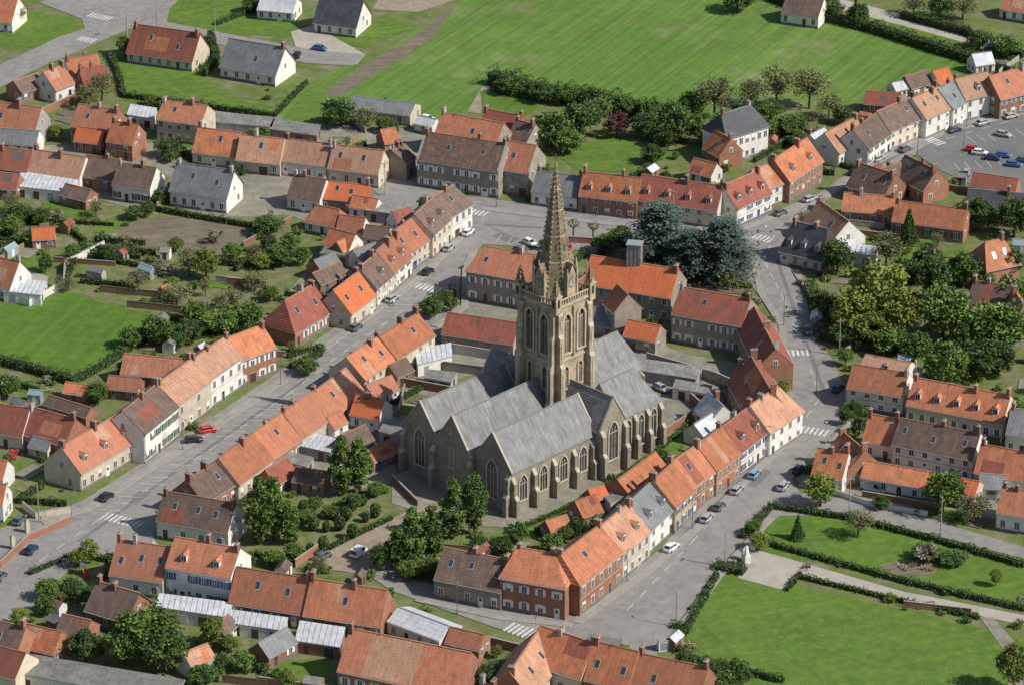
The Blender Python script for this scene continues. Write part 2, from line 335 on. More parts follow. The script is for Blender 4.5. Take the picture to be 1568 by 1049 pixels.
def bays(px0,py0,px1,py1,n,ln,ang,z=ZM):
    a=P(px0,py0); b=P(px1,py1); d=(b-a).normalized(); r=Matrix.Rotation(math.radians(ang),3,'Z')@d; mb=MB()
    for i in range(n+1):
        p=a+(b-a)*i/n; q=d*.06
        mb.poly([(v.x,v.y,z) for v in (p-q,p+q,p+q+r*ln,p-q+r*ln)],'marking')
    mb.obj('parking_bay_marking')
bays(150,780,290,692,9,5,-65); bays(330,668,430,602,8,5,-65); bays(590,478,640,440,4,4.5,-60)
bays(1480,210,1600,192,8,5,-90); bays(1470,262,1600,250,8,5,90); bays(760,372,830,380,4,4.5,90)
# ---------------------------------------------------------------- houses
FOOT=[]
WN={'k':'brick_house','w':'white_rendered_house','c':'cream_rendered_house','s':'stone_house','g':'grey_rendered_house','y':'yellow_brick_house'}
def gable(mw,mr,x0,x1,yc,w,ze,zr,wm,rm,oh=.3,og=.1,t=.16,hip=(0,0),coping=None,ridge='ridge',walls=True,gut=True):
    h=w/2; s=(zr-ze)/h
    if walls:
        mw.poly([(x0,yc-h,0),(x1,yc-h,0),(x1,yc-h,ze),(x0,yc-h,ze)],wm); mw.poly([(x1,yc+h,0),(x0,yc+h,0),(x0,yc+h,ze),(x1,yc+h,ze)],wm)
        if hip[0]: mw.poly([(x0,yc+h,0),(x0,yc-h,0),(x0,yc-h,ze),(x0,yc+h,ze)],wm)
        else: mw.poly([(x0,yc+h,0),(x0,yc-h,0),(x0,yc-h,ze),(x0,yc,zr),(x0,yc+h,ze)],wm)
        if hip[1]: mw.poly([(x1,yc-h,0),(x1,yc+h,0),(x1,yc+h,ze),(x1,yc-h,ze)],wm)
        else: mw.poly([(x1,yc-h,0),(x1,yc+h,0),(x1,yc+h,ze),(x1,yc,zr),(x1,yc-h,ze)],wm)
    ye=h+oh; zl=ze-oh*s; e=.02
    xa=x0-(oh if hip[0] else og); xb=x1+(oh if hip[1] else og); ra=x0+hip[0] if hip[0] else xa; rb=x1-hip[1] if hip[1] else xb
    for sg in (-1,1):
        A=(xa,yc+sg*ye,zl+e); B=(xb,yc+sg*ye,zl+e); C=(rb,yc,zr+e); D_=(ra,yc,zr+e)
        up=lambda p:(p[0],p[1],p[2]+t)
        mr.poly([up(A),up(B),up(C),up(D_)],rm); mr.poly([A,B,C,D_],'plinth'); mr.poly([A,B,up(B),up(A)],rm)
        if not hip[0]: mr.poly([A,D_,up(D_),up(A)],rm)
        if not hip[1]: mr.poly([B,C,up(C),up(B)],rm)
        if gut: mr.box(xa,xb,yc+sg*(ye+.09)-.07,yc+sg*(ye+.09)+.07,zl-.06,zl+.08,'gutter')
        if coping:
            for xx,do in ((x0,not hip[0]),(x1,not hip[1])):
                if not do: continue
                x_a,x_b=(xx-.18,xx+.32) if xx==x0 else (xx-.32,xx+.18)
                a=[(x_a,yc+sg*ye,zl),(x_b,yc+sg*ye,zl),(x_b,yc,zr),(x_a,yc,zr)]
                mr.hexa([(p[0],p[1],p[2]+.1) for p in a],[(p[0],p[1],p[2]+t+.22) for p in a],coping)
    for k,(hp,xe,rr) in enumerate(((hip[0],xa,ra),(hip[1],xb,rb))):
        if hp:
            mr.poly([(xe,yc-ye,zl+e+t),(xe,yc+ye,zl+e+t),(rr,yc,zr+e+t)],rm); mr.poly([(xe,yc-ye,zl+e),(xe,yc+ye,zl+e),(xe,yc+ye,zl+e+t),(xe,yc-ye,zl+e+t)],rm)
    if ridge: mr.box(min(ra,rb),max(ra,rb),yc-.16,yc+.16,zr+t-.12,zr+t+.08,ridge)
def h(x1,y1,x2,y2,w,ze,zr,roof='o',wall='c',dorm=0,sky=0,chim=None,hip=(0,0),name=None,win=True,ext=0,coping=False,shut=None,gwin=True,dens=2.7):
    if x2<x1: x1,y1,x2,y2=x2,y2,x1,y1; hip=(hip[1],hip[0])
    zr+=U(-.25,.25); ze+=U(-.12,.12); w+=U(-.2,.2)
    a=P(x1,y1,zr); b=P(x2,y2,zr); c=(a+b)/2; rz=math.atan2(b.y-a.y,b.x-a.x); L=(b-a).length
    L+=hip[0]+hip[1]; off=(hip[1]-hip[0])/2
    if off: c=c+Vector((math.cos(rz),math.sin(rz),0))*off
    x0,x1_=-L/2,L/2; hw=w/2; s=(zr-ze)/hw
    nm=name or (WN[wall] if zr>5 else 'garden_shed')
    E=empty(nm,(c.x,c.y,0),rz); FOOT.append((c.x,c.y,rz,L/2+.6,hw+.6))
    mw,mr,mn,md,mc=MB(),MB(),MB(),MB(),MB()
    wm='w_'+wall; rm='r_'+roof; rg='ridge' if roof in 'oOprbm' else 'ridge_g'
    gable(mw,mr,x0,x1_,0,w,ze,zr,wm,rm,oh=.3 if zr>5 else .15,og=.02 if not ext else ext,hip=hip,coping='cap' if coping else None,ridge=rg)
    for sg in (-1,1): mw.box(x0,x1_,min(sg*hw,sg*(hw+.04)),max(sg*hw,sg*(hw+.04)),0,.6,'plinth')
    # parts of the slope re-laid with other tiles
    if roof in 'oprb' and L>5 and R()<.42:
        for _ in range(random.choice([1,1,2])):
            pw=U(.15,.45)*L; px=U(x0+hip[0]+.3,x1_-hip[1]-pw-.3); f0,f1=random.choice([(0,1),(0,.5),(.5,1),(.3,.8)]); sg=random.choice([-1,-1,1])
            if hip[0] or hip[1]: continue
            q=[(px,f0),(px+pw,f0),(px+pw,f1),(px,f1)]; dz=.185+.006*_
            mr.poly([(x,sg*(.2+f*(hw-.05)),zr-(.2+f*(hw-.05))*s+dz) for x,f in q],'r_'+random.choice({'o':'pro','p':'oo','r':'ob','b':'rb'}[roof]))
    def wb(mb,side,u0,u1,z0,z1,d0,d1,m):
        if side==0: mb.box(u0,u1,-hw-d1,-hw-d0,z0,z1,m)
        elif side==1: mb.box(u0,u1,hw+d0,hw+d1,z0,z1,m)
        elif side==2: mb.box(x0-d1,x0-d0,u0,u1,z0,z1,m)
        else: mb.box(x1_+d0,x1_+d1,u0,u1,z0,z1,m)
    sc=shut if shut else random.choice(['white','white','white','brown_paint','green_paint','blue_paint','grey_paint'])
    hassh=(R()<.3) or shut
    surround=wall in 'ksy'
    def window(side,u,z,ww=1.0,hh=1.4):
        if surround: wb(mn,side,u-ww/2-.22,u+ww/2+.22,z-.18,z+hh+.25,0,.025,'trim_stone')
        wb(mn,side,u-ww/2,u+ww/2,z,z+hh,.0,.05,'glass')
        for q in (u-ww/2-.03,u-.04,u+ww/2-.05): wb(mn,side,q,q+.08,z,z+hh,.05,.075,'white')
        wb(mn,side,u-ww/2-.03,u+ww/2+.03,z+hh-.02,z+hh+.07,.0,.085,'white'); wb(mn,side,u-ww/2-.12,u+ww/2+.12,z-.1,z,.0,.14,'cap')
        if R()<.25: wb(mn,side,u-ww/2+.05,u+ww/2-.05,z+hh*U(.3,.8),z+hh-.02,.05,.06,'white')
        if hassh and side<2:
            for q in (u-ww/2-.08-ww*.48,u+ww/2+.08): wb(mn,side,q,q+ww*.48,z,z+hh,.03,.085,sc)
    def door(side,u,ww=1.0,hh=2.25):
        wb(md,side,u-ww/2-.12,u+ww/2+.12,.1,hh+.14,0,.045,'cap' if surround else 'white'); wb(md,side,u-ww/2,u+ww/2,.12,hh,.045,.075,sc if R()<.7 else 'brown_paint')
        wb(md,side,u-ww*.3,u+ww*.3,hh*.6,hh*.92,.075,.085,'glass')
    nf=0 if ze<2.0 else 1 if ze<4.6 else 2 if ze<8 else 3
    if win and nf:
        fh=ze/nf if nf>1 else ze
        for side in (0,1):
            dn=dens*U(.85,1.2); n=max(1,int(L/dn)); ds=set(random.sample(range(n),max(1,n//5))) if n>1 else {0}
            for fl in range(nf):
                for i in range(n):
                    u=x0+(i+.5)*L/n
                    zb=fl*fh+(1.0 if nf==1 else .95); hh=min(1.5,fh-1.4)
                    if fl==0 and i in ds: door(side,u,1.0 if R()<.85 else min(2.3,dn*.8))
                    elif R()<.93: window(side,u,zb,1.0,hh)
        if gwin:
            for side in (2,3):
                if hip[side-2]: continue
                if zr-ze>3 and R()<.75: window(side,0,ze+.3,.8,1.1)
                for fl in range(nf):
                    for u in (-w*.22,w*.22):
                        if R()<.55: window(side,u,fl*fh+1.0,.95,min(1.4,fh-1.35))
        if nf==2 and wall in 'wcky' and R()<.6: wb(mw,0,x0,x1_,ze/2+.1,ze/2+.25,0,.05,'trim_stone' if wall in 'ky' else 'w_g')
        for u in (x0+.15,): wb(mw,0,u,u+.1,.2,ze-.1,.02,.12,'gutter')
    if not dorm and zr>8.5 and not sky and wall in 'kwc' and L>8 and R()<.22: dorm=random.choice([1,2])
    if dorm:
        for i in range(dorm):
            u=x0+(i+.5)*L/dorm
            sg=-1; yf=sg*hw*.78; zf=ze+(hw-abs(yf))*s; zt=zf+1.45; yb=sg*max(.1,(zr-zt)/s)
            if abs(yb)>abs(yf): continue
            ya,yb2=sorted((yf,yb))
            mw.box(u-.6,u+.6,ya,yb2,zf-.1,zt,'w_w')
            mn.box(u-.45,u+.45,yf-.04,yf-.005,zf+.3,zt-.12,'glass'); mn.box(u-.03,u+.03,yf-.065,yf-.042,zf+.3,zt-.12,'white')
            yb3=sg*max(.05,(zr-zt-.6)/s)
            if abs(yb3)>abs(yf): yb3=yb
            for q in (-1,1): mr.poly([(u+q*.8,yf-.15,zt-.05),(u,yf-.15,zt+.62),(u,yb3,zt+.62),(u+q*.8,yb3,zt-.05)],rm)
            mw.poly([(u-.6,yf,zt),(u+.6,yf,zt),(u,yf,zt+.5)],'w_w')
    if not dorm and not sky and zr>7.5 and R()<.4: sky=random.choice([1,2])
    for i in range(sky):
        u=x0+(i+.5+U(-.2,.2))*L/sky; yy=U(.5,.7); y0=-hw*yy; y1=y0+1.0
        for (m,dd,e) in (('gutter',.26,.08),('glass',.30,0)):
            a_=[(u-.4-e,y0-e),(u+.4+e,y0-e),(u+.4+e,y1+e),(u-.4-e,y1+e)]
            mn.hexa([(x,y,zr+y*s+.1) for x,y in a_],[(x,y,zr+y*s+dd) for x,y in a_],m)
    if chim is None: chim=random.choice([1,2,2]) if zr>6 else 0
    elif chim==1 and R()<.5: chim=2
    pos=[x0+.5,x1_-.5,U(-.2,.2)*L]; random.shuffle(pos)
    for u in pos[:chim]:
        u=max(x0+hip[0]+.4,min(x1_-hip[1]-.4,u)); cw=U(.35,.75); top=zr+U(.9,1.8); yy=U(-.5,.5); cm='chim' if R()<.8 else 'w_g'
        mc.box(u-.34,u+.34,yy-cw,yy+cw,zr-1.0,top,cm); mc.box(u-.42,u+.42,yy-cw-.08,yy+cw+.08,top,top+.12,'cap')
        for q in (-cw*.5,cw*.5): mc.frus(u,yy+q,top+.12,top+.55,.14,.11,6,'pot')
    if zr>6 and R()<.35 and not hip[0]:
        u=x0+L*U(.3,.7); mc.box(u-.025,u+.025,-.025,.025,zr,zr+2.2,'metal')
        for k in range(4): mc.box(u-.02,u+.02,-.45+.06*k,.45-.06*k,zr+1.6+k*.15,zr+1.63+k*.15,'metal')
    mw.obj('walls',E); mr.obj('roof',E); mn.obj('windows',E); md.obj('doors',E); mc.obj('chimneys',E)
    return E
def flat(pts,z,roof='r_f',wall='w_g',name='flat_roof_garage'):
    w=[P(p[0],p[1],z) for p in pts]; c=sum(w,Vector())/len(w); mb=MB(); mr=MB()
    ar=sum(w[i].x*w[(i+1)%len(w)].y-w[(i+1)%len(w)].x*w[i].y for i in range(len(w)))
    if ar<0: w.reverse()
    E=empty(name,(c.x,c.y,0),0); l=[(p.x-c.x,p.y-c.y) for p in w]; n=len(l)
    for i in range(n):
        j=(i+1)%n; mb.poly([(l[i][0],l[i][1],0),(l[j][0],l[j][1],0),(l[j][0],l[j][1],z),(l[i][0],l[i][1],z)],wall)
        a=Vector((*l[i],0)); b=Vector((*l[j],0)); d=(b-a)
        if d.length>4:
            dn=d.normalized(); q=Vector((dn.y,-dn.x,0))
            k=int(d.length/3)
            for m in range(k):
                p=a+d*(m+.5)/k; zt=min(2.1,z-.3); hw_=U(.45,.9)
                mb.hexa([(p-dn*hw_)[:2]+(.15,),(p+dn*hw_)[:2]+(.15,),(p+dn*hw_+q*.05)[:2]+(.15,),(p-dn*hw_+q*.05)[:2]+(.15,)],[(p-dn*hw_)[:2]+(zt,),(p+dn*hw_)[:2]+(zt,),(p+dn*hw_+q*.05)[:2]+(zt,),(p-dn*hw_+q*.05)[:2]+(zt,)],random.choice(['white','brown_paint','grey_paint','glass']))
    mr.poly([(x*1.03,y*1.03,z+.02) for x,y in l],roof)
    for i in range(n):
        j=(i+1)%n; mr.poly([(l[i][0]*1.03,l[i][1]*1.03,z-.2),(l[j][0]*1.03,l[j][1]*1.03,z-.2),(l[j][0]*1.03,l[j][1]*1.03,z+.02),(l[i][0]*1.03,l[i][1]*1.03,z+.02)],'gutter')
    d0=Vector((l[1][0]-l[0][0],l[1][1]-l[0][1],0)); L0=d0.length; 
    if L0>3:   # sheet / felt joints
        hgt=.07 if roof=='r_w' else .03
        k=int(L0/1.1); a0=Vector((*l[0],0)); b0=Vector((*l[3],0)); dn=d0.normalized(); d3=Vector((l[2][0]-l[3][0],l[2][1]-l[3][1],0))
        for i in range(1,k):
            p=a0+d0*i/k; q=b0+d3*i/k; mr.hexa([(p.x,p.y,z+.02),(p.x+dn.x*.08,p.y+dn.y*.08,z+.02),(q.x+dn.x*.08,q.y+dn.y*.08,z+.02),(q.x,q.y,z+.02)],[(p.x,p.y,z+.02+hgt),(p.x+dn.x*.08,p.y+dn.y*.08,z+.02+hgt),(q.x+dn.x*.08,q.y+dn.y*.08,z+.02+hgt),(q.x,q.y,z+.02+hgt)],'grey_paint' if roof=='r_w' else 'plinth')
    mb.obj('walls',E); mr.obj('roof',E)
    rad=max(math.hypot(*p) for p in l); FOOT.append((c.x,c.y,0,rad*.8,rad*.8))
# --- main street, west row
h(93,685,187,630,9.5,4.4,9.0,'o','c',dorm=3,chim=2)
h(187,630,240,588,9.8,7,11.2,'b','w',chim=2)
h(240,588,292,550,9.8,7,11.0,'p','c',chim=2)
h(292,552,343,517,9.5,7,10.6,'p','w',chim=2)
h(343,520,402,498,9.0,6.2,10.2,'o','k',chim=2)
h(190,542,278,550,7,3,5.8,'o','k',dens=3); h(166,575,215,580,5,2.4,4.5,'o','k')
h(100,585,135,590,4,2.2,3.8,'o','k'); h(75,605,140,625,4,2.2,3.4,'b','k')
h(48,623,116,642,8.5,3.6,8,'r','k'); h(-40,612,46,626,8.5,3.6,8,'r','c')
h(50,668,80,675,4,2.4,4.0,'g','c'); h(-30,700,12,706,6,3,6,'o','w'); h(-30,738,10,742,6,4,7,'o','w')
# --- main street, upper west row
h(436,462,480,436,9.5,3.4,8.6,'r','k',hip=(3,0)); h(510,446,549,417,8.5,4.2,8.8,'O','c')
h(549,412,582,384,8.5,4.6,9,'b','c'); h(575,386,604,361,8.5,4.8,9.2,'o','w'); h(590,364,636,331,8.6,5,9.6,'o','c',sky=2)
h(634,330,664,303,9,6.2,10.2,'b','c'); h(660,304,694,284,9.4,6.4,10.4,'b','w',hip=(0,1))
for q in [(480,400,512,388,5,2.6,4.8,'g','k'),(505,350,545,360,6,3,6,'o','w'),(520,330,560,335,5,2.8,5,'o','w'),(478,420,520,402,5,2.4,4.4,'b','k'),(560,345,598,350,5,2.6,4.6,'b','w'),(540,385,575,372,5,2.6,4.6,'g','w'),(600,325,628,318,5,2.6,5,'r','w'),(515,372,540,362,5,2.4,4.6,'o','k')]: h(*q)
flat([(500,375),(545,380),(535,392),(490,388)],2.8); flat([(575,300),(640,312),(630,332),(560,322)],3,'r_f','w_g')
h(430,478,460,452,7,2.8,5.5,'r','k')
# --- row between main street and church
h(252,752,362,771,9,4.2,8.2,'b','w',hip=(0,0),sky=3); h(285,735,350,697,8.5,3.8,8,'b','k',chim=2)
h(334,702,388,662,9.2,4,8.6,'o','c'); h(386,664,432,632,9.4,4,8.8,'o','k',chim=1,sky=1); h(432,631,480,599,9.4,4,8.7,'o','c'); h(478,602,530,563,9.2,4,8.6,'o','k')
h(545,604,590,612,7,3.2,6.2,'O','w'); h(530,548,580,515,9,5,9.2,'o','c',chim=2); h(580,516,640,480,9,5,9.2,'o','c',chim=2,sky=1)
flat([(590,640),(640,650),(630,672),(580,660)],2.8,'r_f'); flat([(465,660),(520,672),(505,692),(450,680)],2.6,'r_w'); flat([(440,690),(480,700),(470,715),(425,704)],2.6,'r_f')
flat([(635,535),(690,525),(692,545),(640,558)],3,'r_w','w_w'); flat([(655,565),(700,570),(690,585),(650,578)],2.6)
h(452,715,500,722,5,2.6,4.6,'b','k'); h(520,668,560,650,5.5,3,5.6,'b','k'); h(560,690,600,672,4,2.4,4.2,'o','k'); h(405,720,440,700,5,2.6,5,'r','k'); h(500,640,522,628,4,2.4,4.6,'o','w')
h(560,590,600,575,5,2.6,4.8,'o','w'); h(595,560,622,548,5,2.8,5,'b','k')
# --- north of the church
h(685,479,795,495,8,2.8,6,'r','s',win=False,chim=0,name='parish_hall')
h(741,378,865,399,11,7.2,11.4,'o','s',chim=2,shut='white',name='presbytery',hip=(2,0)); h(905,392,1040,414,10.5,6,10.6,'O','s',chim=2,name='school_building')
h(1042,440,1150,459,10.5,7,11.2,'r','s',chim=2,name='school_building',shut='white'); h(945,436,962,452,6.5,7,11,'o','s',chim=0)
h(962,490,1012,500,6,3.2,6,'O','s'); h(900,470,950,478,6,3,5.6,'g','s')
h(1155,470,1188,535,8,6,10,'r','k',chim=1); h(1150,545,1182,600,9.5,5.5,11,'r','k',chim=2); h(1130,560,1165,552,6,5,8.5,'r','k')
flat([(955,545),(1075,562),(1065,580),(950,562)],2.8,'r_f','w_s'); flat([(1035,580),(1090,590),(1085,603),(1030,594)],2.6,'r_f','w_w')
mb=MB(); mb.box(-1.6,1.6,-1.3,1.3,0,15.2,'r_f'); mb.box(-1.8,1.8,-1.5,1.5,15.2,15.5,'grey_paint')
for k in range(4): mb.box(-1.62+k*.9,-1.5+k*.9,-1.36,-1.301,8,15.2,'grey_paint')
p=P(972,372,15.5); mb.obj('ventilation_tower',None,(p.x,p.y,0),-.2)
# --- row east of the church along the lower street
h(1148,621,1192,592,10,5.8,10.6,'p','w',hip=(0,2),chim=1); h(1104,655,1148,622,9.6,5.6,10,'r','w',dorm=2); h(1066,682,1104,654,9.6,6,10.4,'o','k',chim=1)
h(1028,708,1066,681,9.6,6,10.4,'o','k',chim=1); h(1000,735,1030,708,10,5.8,10.8,'o','y',chim=2); h(960,772,1000,735,10,5.4,10.2,'g','w',chim=1,dorm=2)
h(918,806,962,771,10,6,10.6,'p','c',chim=2); h(858,850,918,804,10.5,7,11.4,'o','k',chim=2,hip=(1.5,0)); h(792,838,850,848,11,7,11.2,'o','k',chim=1,hip=(1.5,4),shut='white')
h(680,838,782,858,10,4.2,8.4,'b','s',sky=3,chim=2)
h(945,735,1004,692,6,2.8,5.4,'o','k'); h(880,768,912,757,5,2.6,5,'o','k'); h(900,750,925,742,4,2.4,4.2,'O','k'); h(835,798,868,788,4,2.3,4,'o','k'); h(1062,650,1090,632,5,2.5,4.6,'w','w'); h(1084,600,1108,622,6,3.4,6.4,'w','w')
flat([(925,760),(965,745),(970,755),(935,770)],2.6,'r_f')
# --- south-west block
h(180,826,262,838,10,4,9,'o','w',sky=3,chim=2); h(268,822,368,840,9.5,7,11.2,'o','w',chim=2,shut='blue_paint'); h(362,868,476,886,9.5,3.4,8.4,'o','k',chim=1); h(476,886,594,904,9.5,3.6,8.6,'o','k',chim=2)
flat([(245,908),(355,922),(350,945),(240,928)],3,'r_w','w_w','veranda'); flat([(350,932),(440,945),(435,965),(345,952)],2.8,'r_w','w_w','lean_to')
flat([(460,950),(528,960),(520,990),(452,980)],2.8,'r_w','w_k','lean_to'); h(610,930,690,960,7,3.2,4.6,'w','w',name='workshop',chim=0)
h(536,962,722,1000,12,3.8,9.6,'o','k',chim=1); h(690,960,742,972,5,2.8,4.8,'o','k')
h(828,958,912,985,10,4.5,9.8,'o','c',chim=1); h(912,982,978,998,10,4.5,9.6,'o','k',sky=2,chim=1); h(978,1000,1085,1022,10,4,9,'o','k',chim=1,sky=1); h(780,1030,826,962,9,4,9,'p','k')
h(150,890,212,908,9,3.2,7.2,'b','k',ext=.3); h(-30,945,40,960,9,4,8,'b','k'); h(-20,985,40,1000,8,4,7.5,'r','c'); h(40,955,95,968,7,3,6,'o','k'); h(95,940,140,950,6,2.8,5,'b','k')
flat([(40,1000),(280,1040),(260,1075),(30,1030)],3.2,'r_f','w_w','depot'); h(280,1000,318,985,5,2.6,4.8,'p','w'); h(395,985,440,960,5,2.6,4.6,'g','k'); h(330,960,350,940,4,2.4,4,'b','k')
h(735,1045,800,1060,8,3,6,'r','k')
# --- east side
h(1325,543,1395,556,9,5.5,7.8,'p','w',chim=0); h(1306,558,1392,572,9,4.6,8.0,'o','w',chim=1); h(1400,578,1548,606,9.5,4.2,8.6,'o','c',dorm=5,chim=3)
h(1252,686,1300,694,8.5,3.4,7.4,'o','w',sky=2); h(1290,660,1325,690,8,3.6,7.6,'o','k'); h(1330,634,1378,642,8,4,7.8,'o','w'); h(1378,640,1502,664,9.5,5,9,'b','w',sky=3,chim=2,dens=2.2)
h(1325,705,1420,722,6,3,5.4,'o','w'); h(1420,722,1500,738,6,3,5.2,'O','c'); h(1502,680,1580,694,8.5,4,8,'o','w',chim=2); h(1548,625,1600,632,9,4.5,8,'g','w'); h(1535,745,1600,756,8,4,8,'o','w'); h(1500,725,1540,728,5,2.7,4.6,'g','w'); h(1545,700,1600,708,6,3,6,'o','k')
h(1508,372,1536,366,8.5,4.5,9.5,'o','k',hip=(2,2)); h(1490,430,1550,440,9,5,9.6,'b','s'); h(1540,420,1568,470,8,5,9.4,'o','s'); h(1455,395,1490,400,5,3,5.6,'r','s')
h(1216,340,1268,352,10,3.4,9,'d','c',dorm=3,chim=2,hip=(1,1)); h(1255,308,1300,340,9,4.2,9.0,'p','w',chim=1); flat([(1290,372),(1345,378),(1340,392),(1285,385)],3,'r_w','w_w')
h(1292,296,1370,302,7,3.4,6.4,'o','k'); h(1372,308,1482,322,8,3.6,7,'o','k',dens=3.5); h(1314,250,1372,268,9,3.4,8,'b','k'); h(1386,238,1435,262,8,3.8,8,'b','k'); h(1340,262,1380,250,6,3.2,6.5,'b','k'); h(1482,290,1600,300,8,4,7.2,'d','k'); h(1490,265,1560,275,5,3,5,'r','k')
# --- north-east row
h(893,264,982,274,8.5,4.6,9.0,'o','k',dorm=3,chim=2); h(982,268,1108,286,9,4.8,9.2,'r','c',dorm=4,chim=2); h(1106,286,1160,262,9,5,9.2,'r','w',dorm=3); h(1150,262,1192,246,8.5,5,9,'p','w'); h(1184,245,1236,212,9.2,5.6,10.2,'o','k',chim=2)
h(1062,243,1098,252,5,2.8,5,'o','w'); h(1095,200,1120,214,7,4,8,'o','k'); h(1104,176,1150,162,9,7,11.4,'d','w',hip=(2,2),chim=2,name='villa',dens=2.2)
h(1240,207,1262,196,8,3.4,6.4,'w','w'); h(1262,205,1310,180,8.5,4,8,'p','w'); h(1305,200,1342,174,8.8,5,8.8,'b','w',sky=1); h(1342,172,1398,148,9,5.4,9.4,'b','c',sky=1); h(1396,152,1436,134,9,5.4,9.6,'p','w'); h(1436,138,1466,122,9,5.6,9.6,'g','w'); h(1462,122,1512,110,9,6,10.2,'p','w'); h(1514,118,1600,96,9.5,5.6,10,'o','k',chim=2)
h(1325,140,1380,144,6,3,5,'r','k'); h(1385,118,1420,108,5,2.8,5,'b','k'); h(1428,110,1452,104,5,3,5.6,'O','w'); h(1365,128,1392,122,4,2.6,4.4,'w','w')
# --- centre north
h(652,203,776,221,11.5,7.2,12,'m','s',chim=3,dens=2.2,name='old_stone_farmhouse',coping=True); h(774,216,822,224,11,6.4,11.2,'o','s',chim=1); h(677,173,772,190,9.5,5,9.6,'o','s',chim=1); h(742,168,800,178,8,4,8,'r','k'); h(790,184,820,192,8,4,7.4,'b','s')
h(822,262,892,272,8,3.6,7.2,'g','w',chim=1); h(600,232,615,222,8,4.5,7,'b','s'); h(582,200,606,196,5,3,5.5,'o','k')
# --- north-west rows
h(303,196,368,204,8.5,3.4,7.8,'o','c',dens=3); h(368,207,436,214,8.5,3.6,8,'p','c',dens=3); h(437,213,508,222,8.5,3.8,8,'p','w'); h(510,222,588,232,8.5,3.8,8,'p','c')
h(250,154,318,163,9,5.6,9.2,'o','c',chim=1); h(120,160,182,170,9,5,9,'o','k',chim=2); h(172,186,212,192,8,4.6,8.4,'o','k'); h(118,195,160,200,5,3,5.5,'O','k'); h(-20,155,64,166,9,5,9.4,'o','g',chim=2); h(-30,195,60,202,6,3,5.4,'g','w')
h(66,112,96,100,8,3.6,7.6,'o','w'); h(100,92,150,84,7,4,7.6,'o','w'); h(120,108,160,100,6,3,6,'r','k'); h(20,125,60,112,6,3,5.5,'b','k')
flat([(335,172),(420,180),(415,195),(330,187)],2.8); flat([(420,182),(490,192),(485,208),(412,198)],2.8,'r_f','w_k'); flat([(200,160),(240,166),(235,182),(195,176)],3,'r_w','w_w')
h(540,148,636,160,8,2.8,4.6,'g','c',chim=0,name='long_garage',dens=4); h(640,178,668,184,4,2.4,3.8,'w','w')
h(52,230,132,242,8,3.2,7,'p','w'); h(-30,222,50,232,8,3.4,7.2,'r','k'); flat([(35,262),(120,275),(110,295),(22,285)],3,'r_w','w_w'); h(132,238,184,246,8,3.4,7,'b','k'); h(182,250,240,258,8.5,4.4,8,'b','w'); h(-30,262,30,268,6,3,5.5,'r','k')
h(100,282,140,292,5,2.5,4.6,'b','k'); h(272,250,358,262,10,4,9,'g','w',ext=.3,chim=1); h(450,268,500,276,8.5,3.4,7.4,'b','w'); h(494,278,566,285,7,3.6,6.6,'O','k',sky=2); h(484,315,520,322,6,3,5.8,'o','w',hip=(1.5,1.5)); h(540,300,580,306,5,2.7,5,'o','w')
# --- outlying houses
h(207,38,306,52,11,3,8.6,'r','c',ext=.3,sky=2,chim=1,name='bungalow'); h(352,60,436,74,11.5,3.2,9.0,'g','w',ext=.3,chim=1,sky=1,name='bungalow'); h(492,-6,556,2,11,3,8.6,'d','w',ext=.3,chim=1,name='bungalow')
h(400,-5,455,0,8,2.8,5,'w','w'); h(-50,-10,28,-2,10,3.2,8,'o','w',name='bungalow'); h(1205,-8,1262,0,9,3.2,7,'b','w'); h(1488,84,1518,80,5,2.6,4.6,'w','w'); h(1540,-10,1600,0,8,3,6,'o','w')
h(-20,392,30,402,9,3.4,8,'o','w'); flat([(15,425),(72,432),(62,452),(5,446)],2.8,'r_w','w_w'); h(48,350,84,348,4.5,2.4,4.6,'O','k'); h(60,345,75,343,3,2.2,3.6,'b','k')
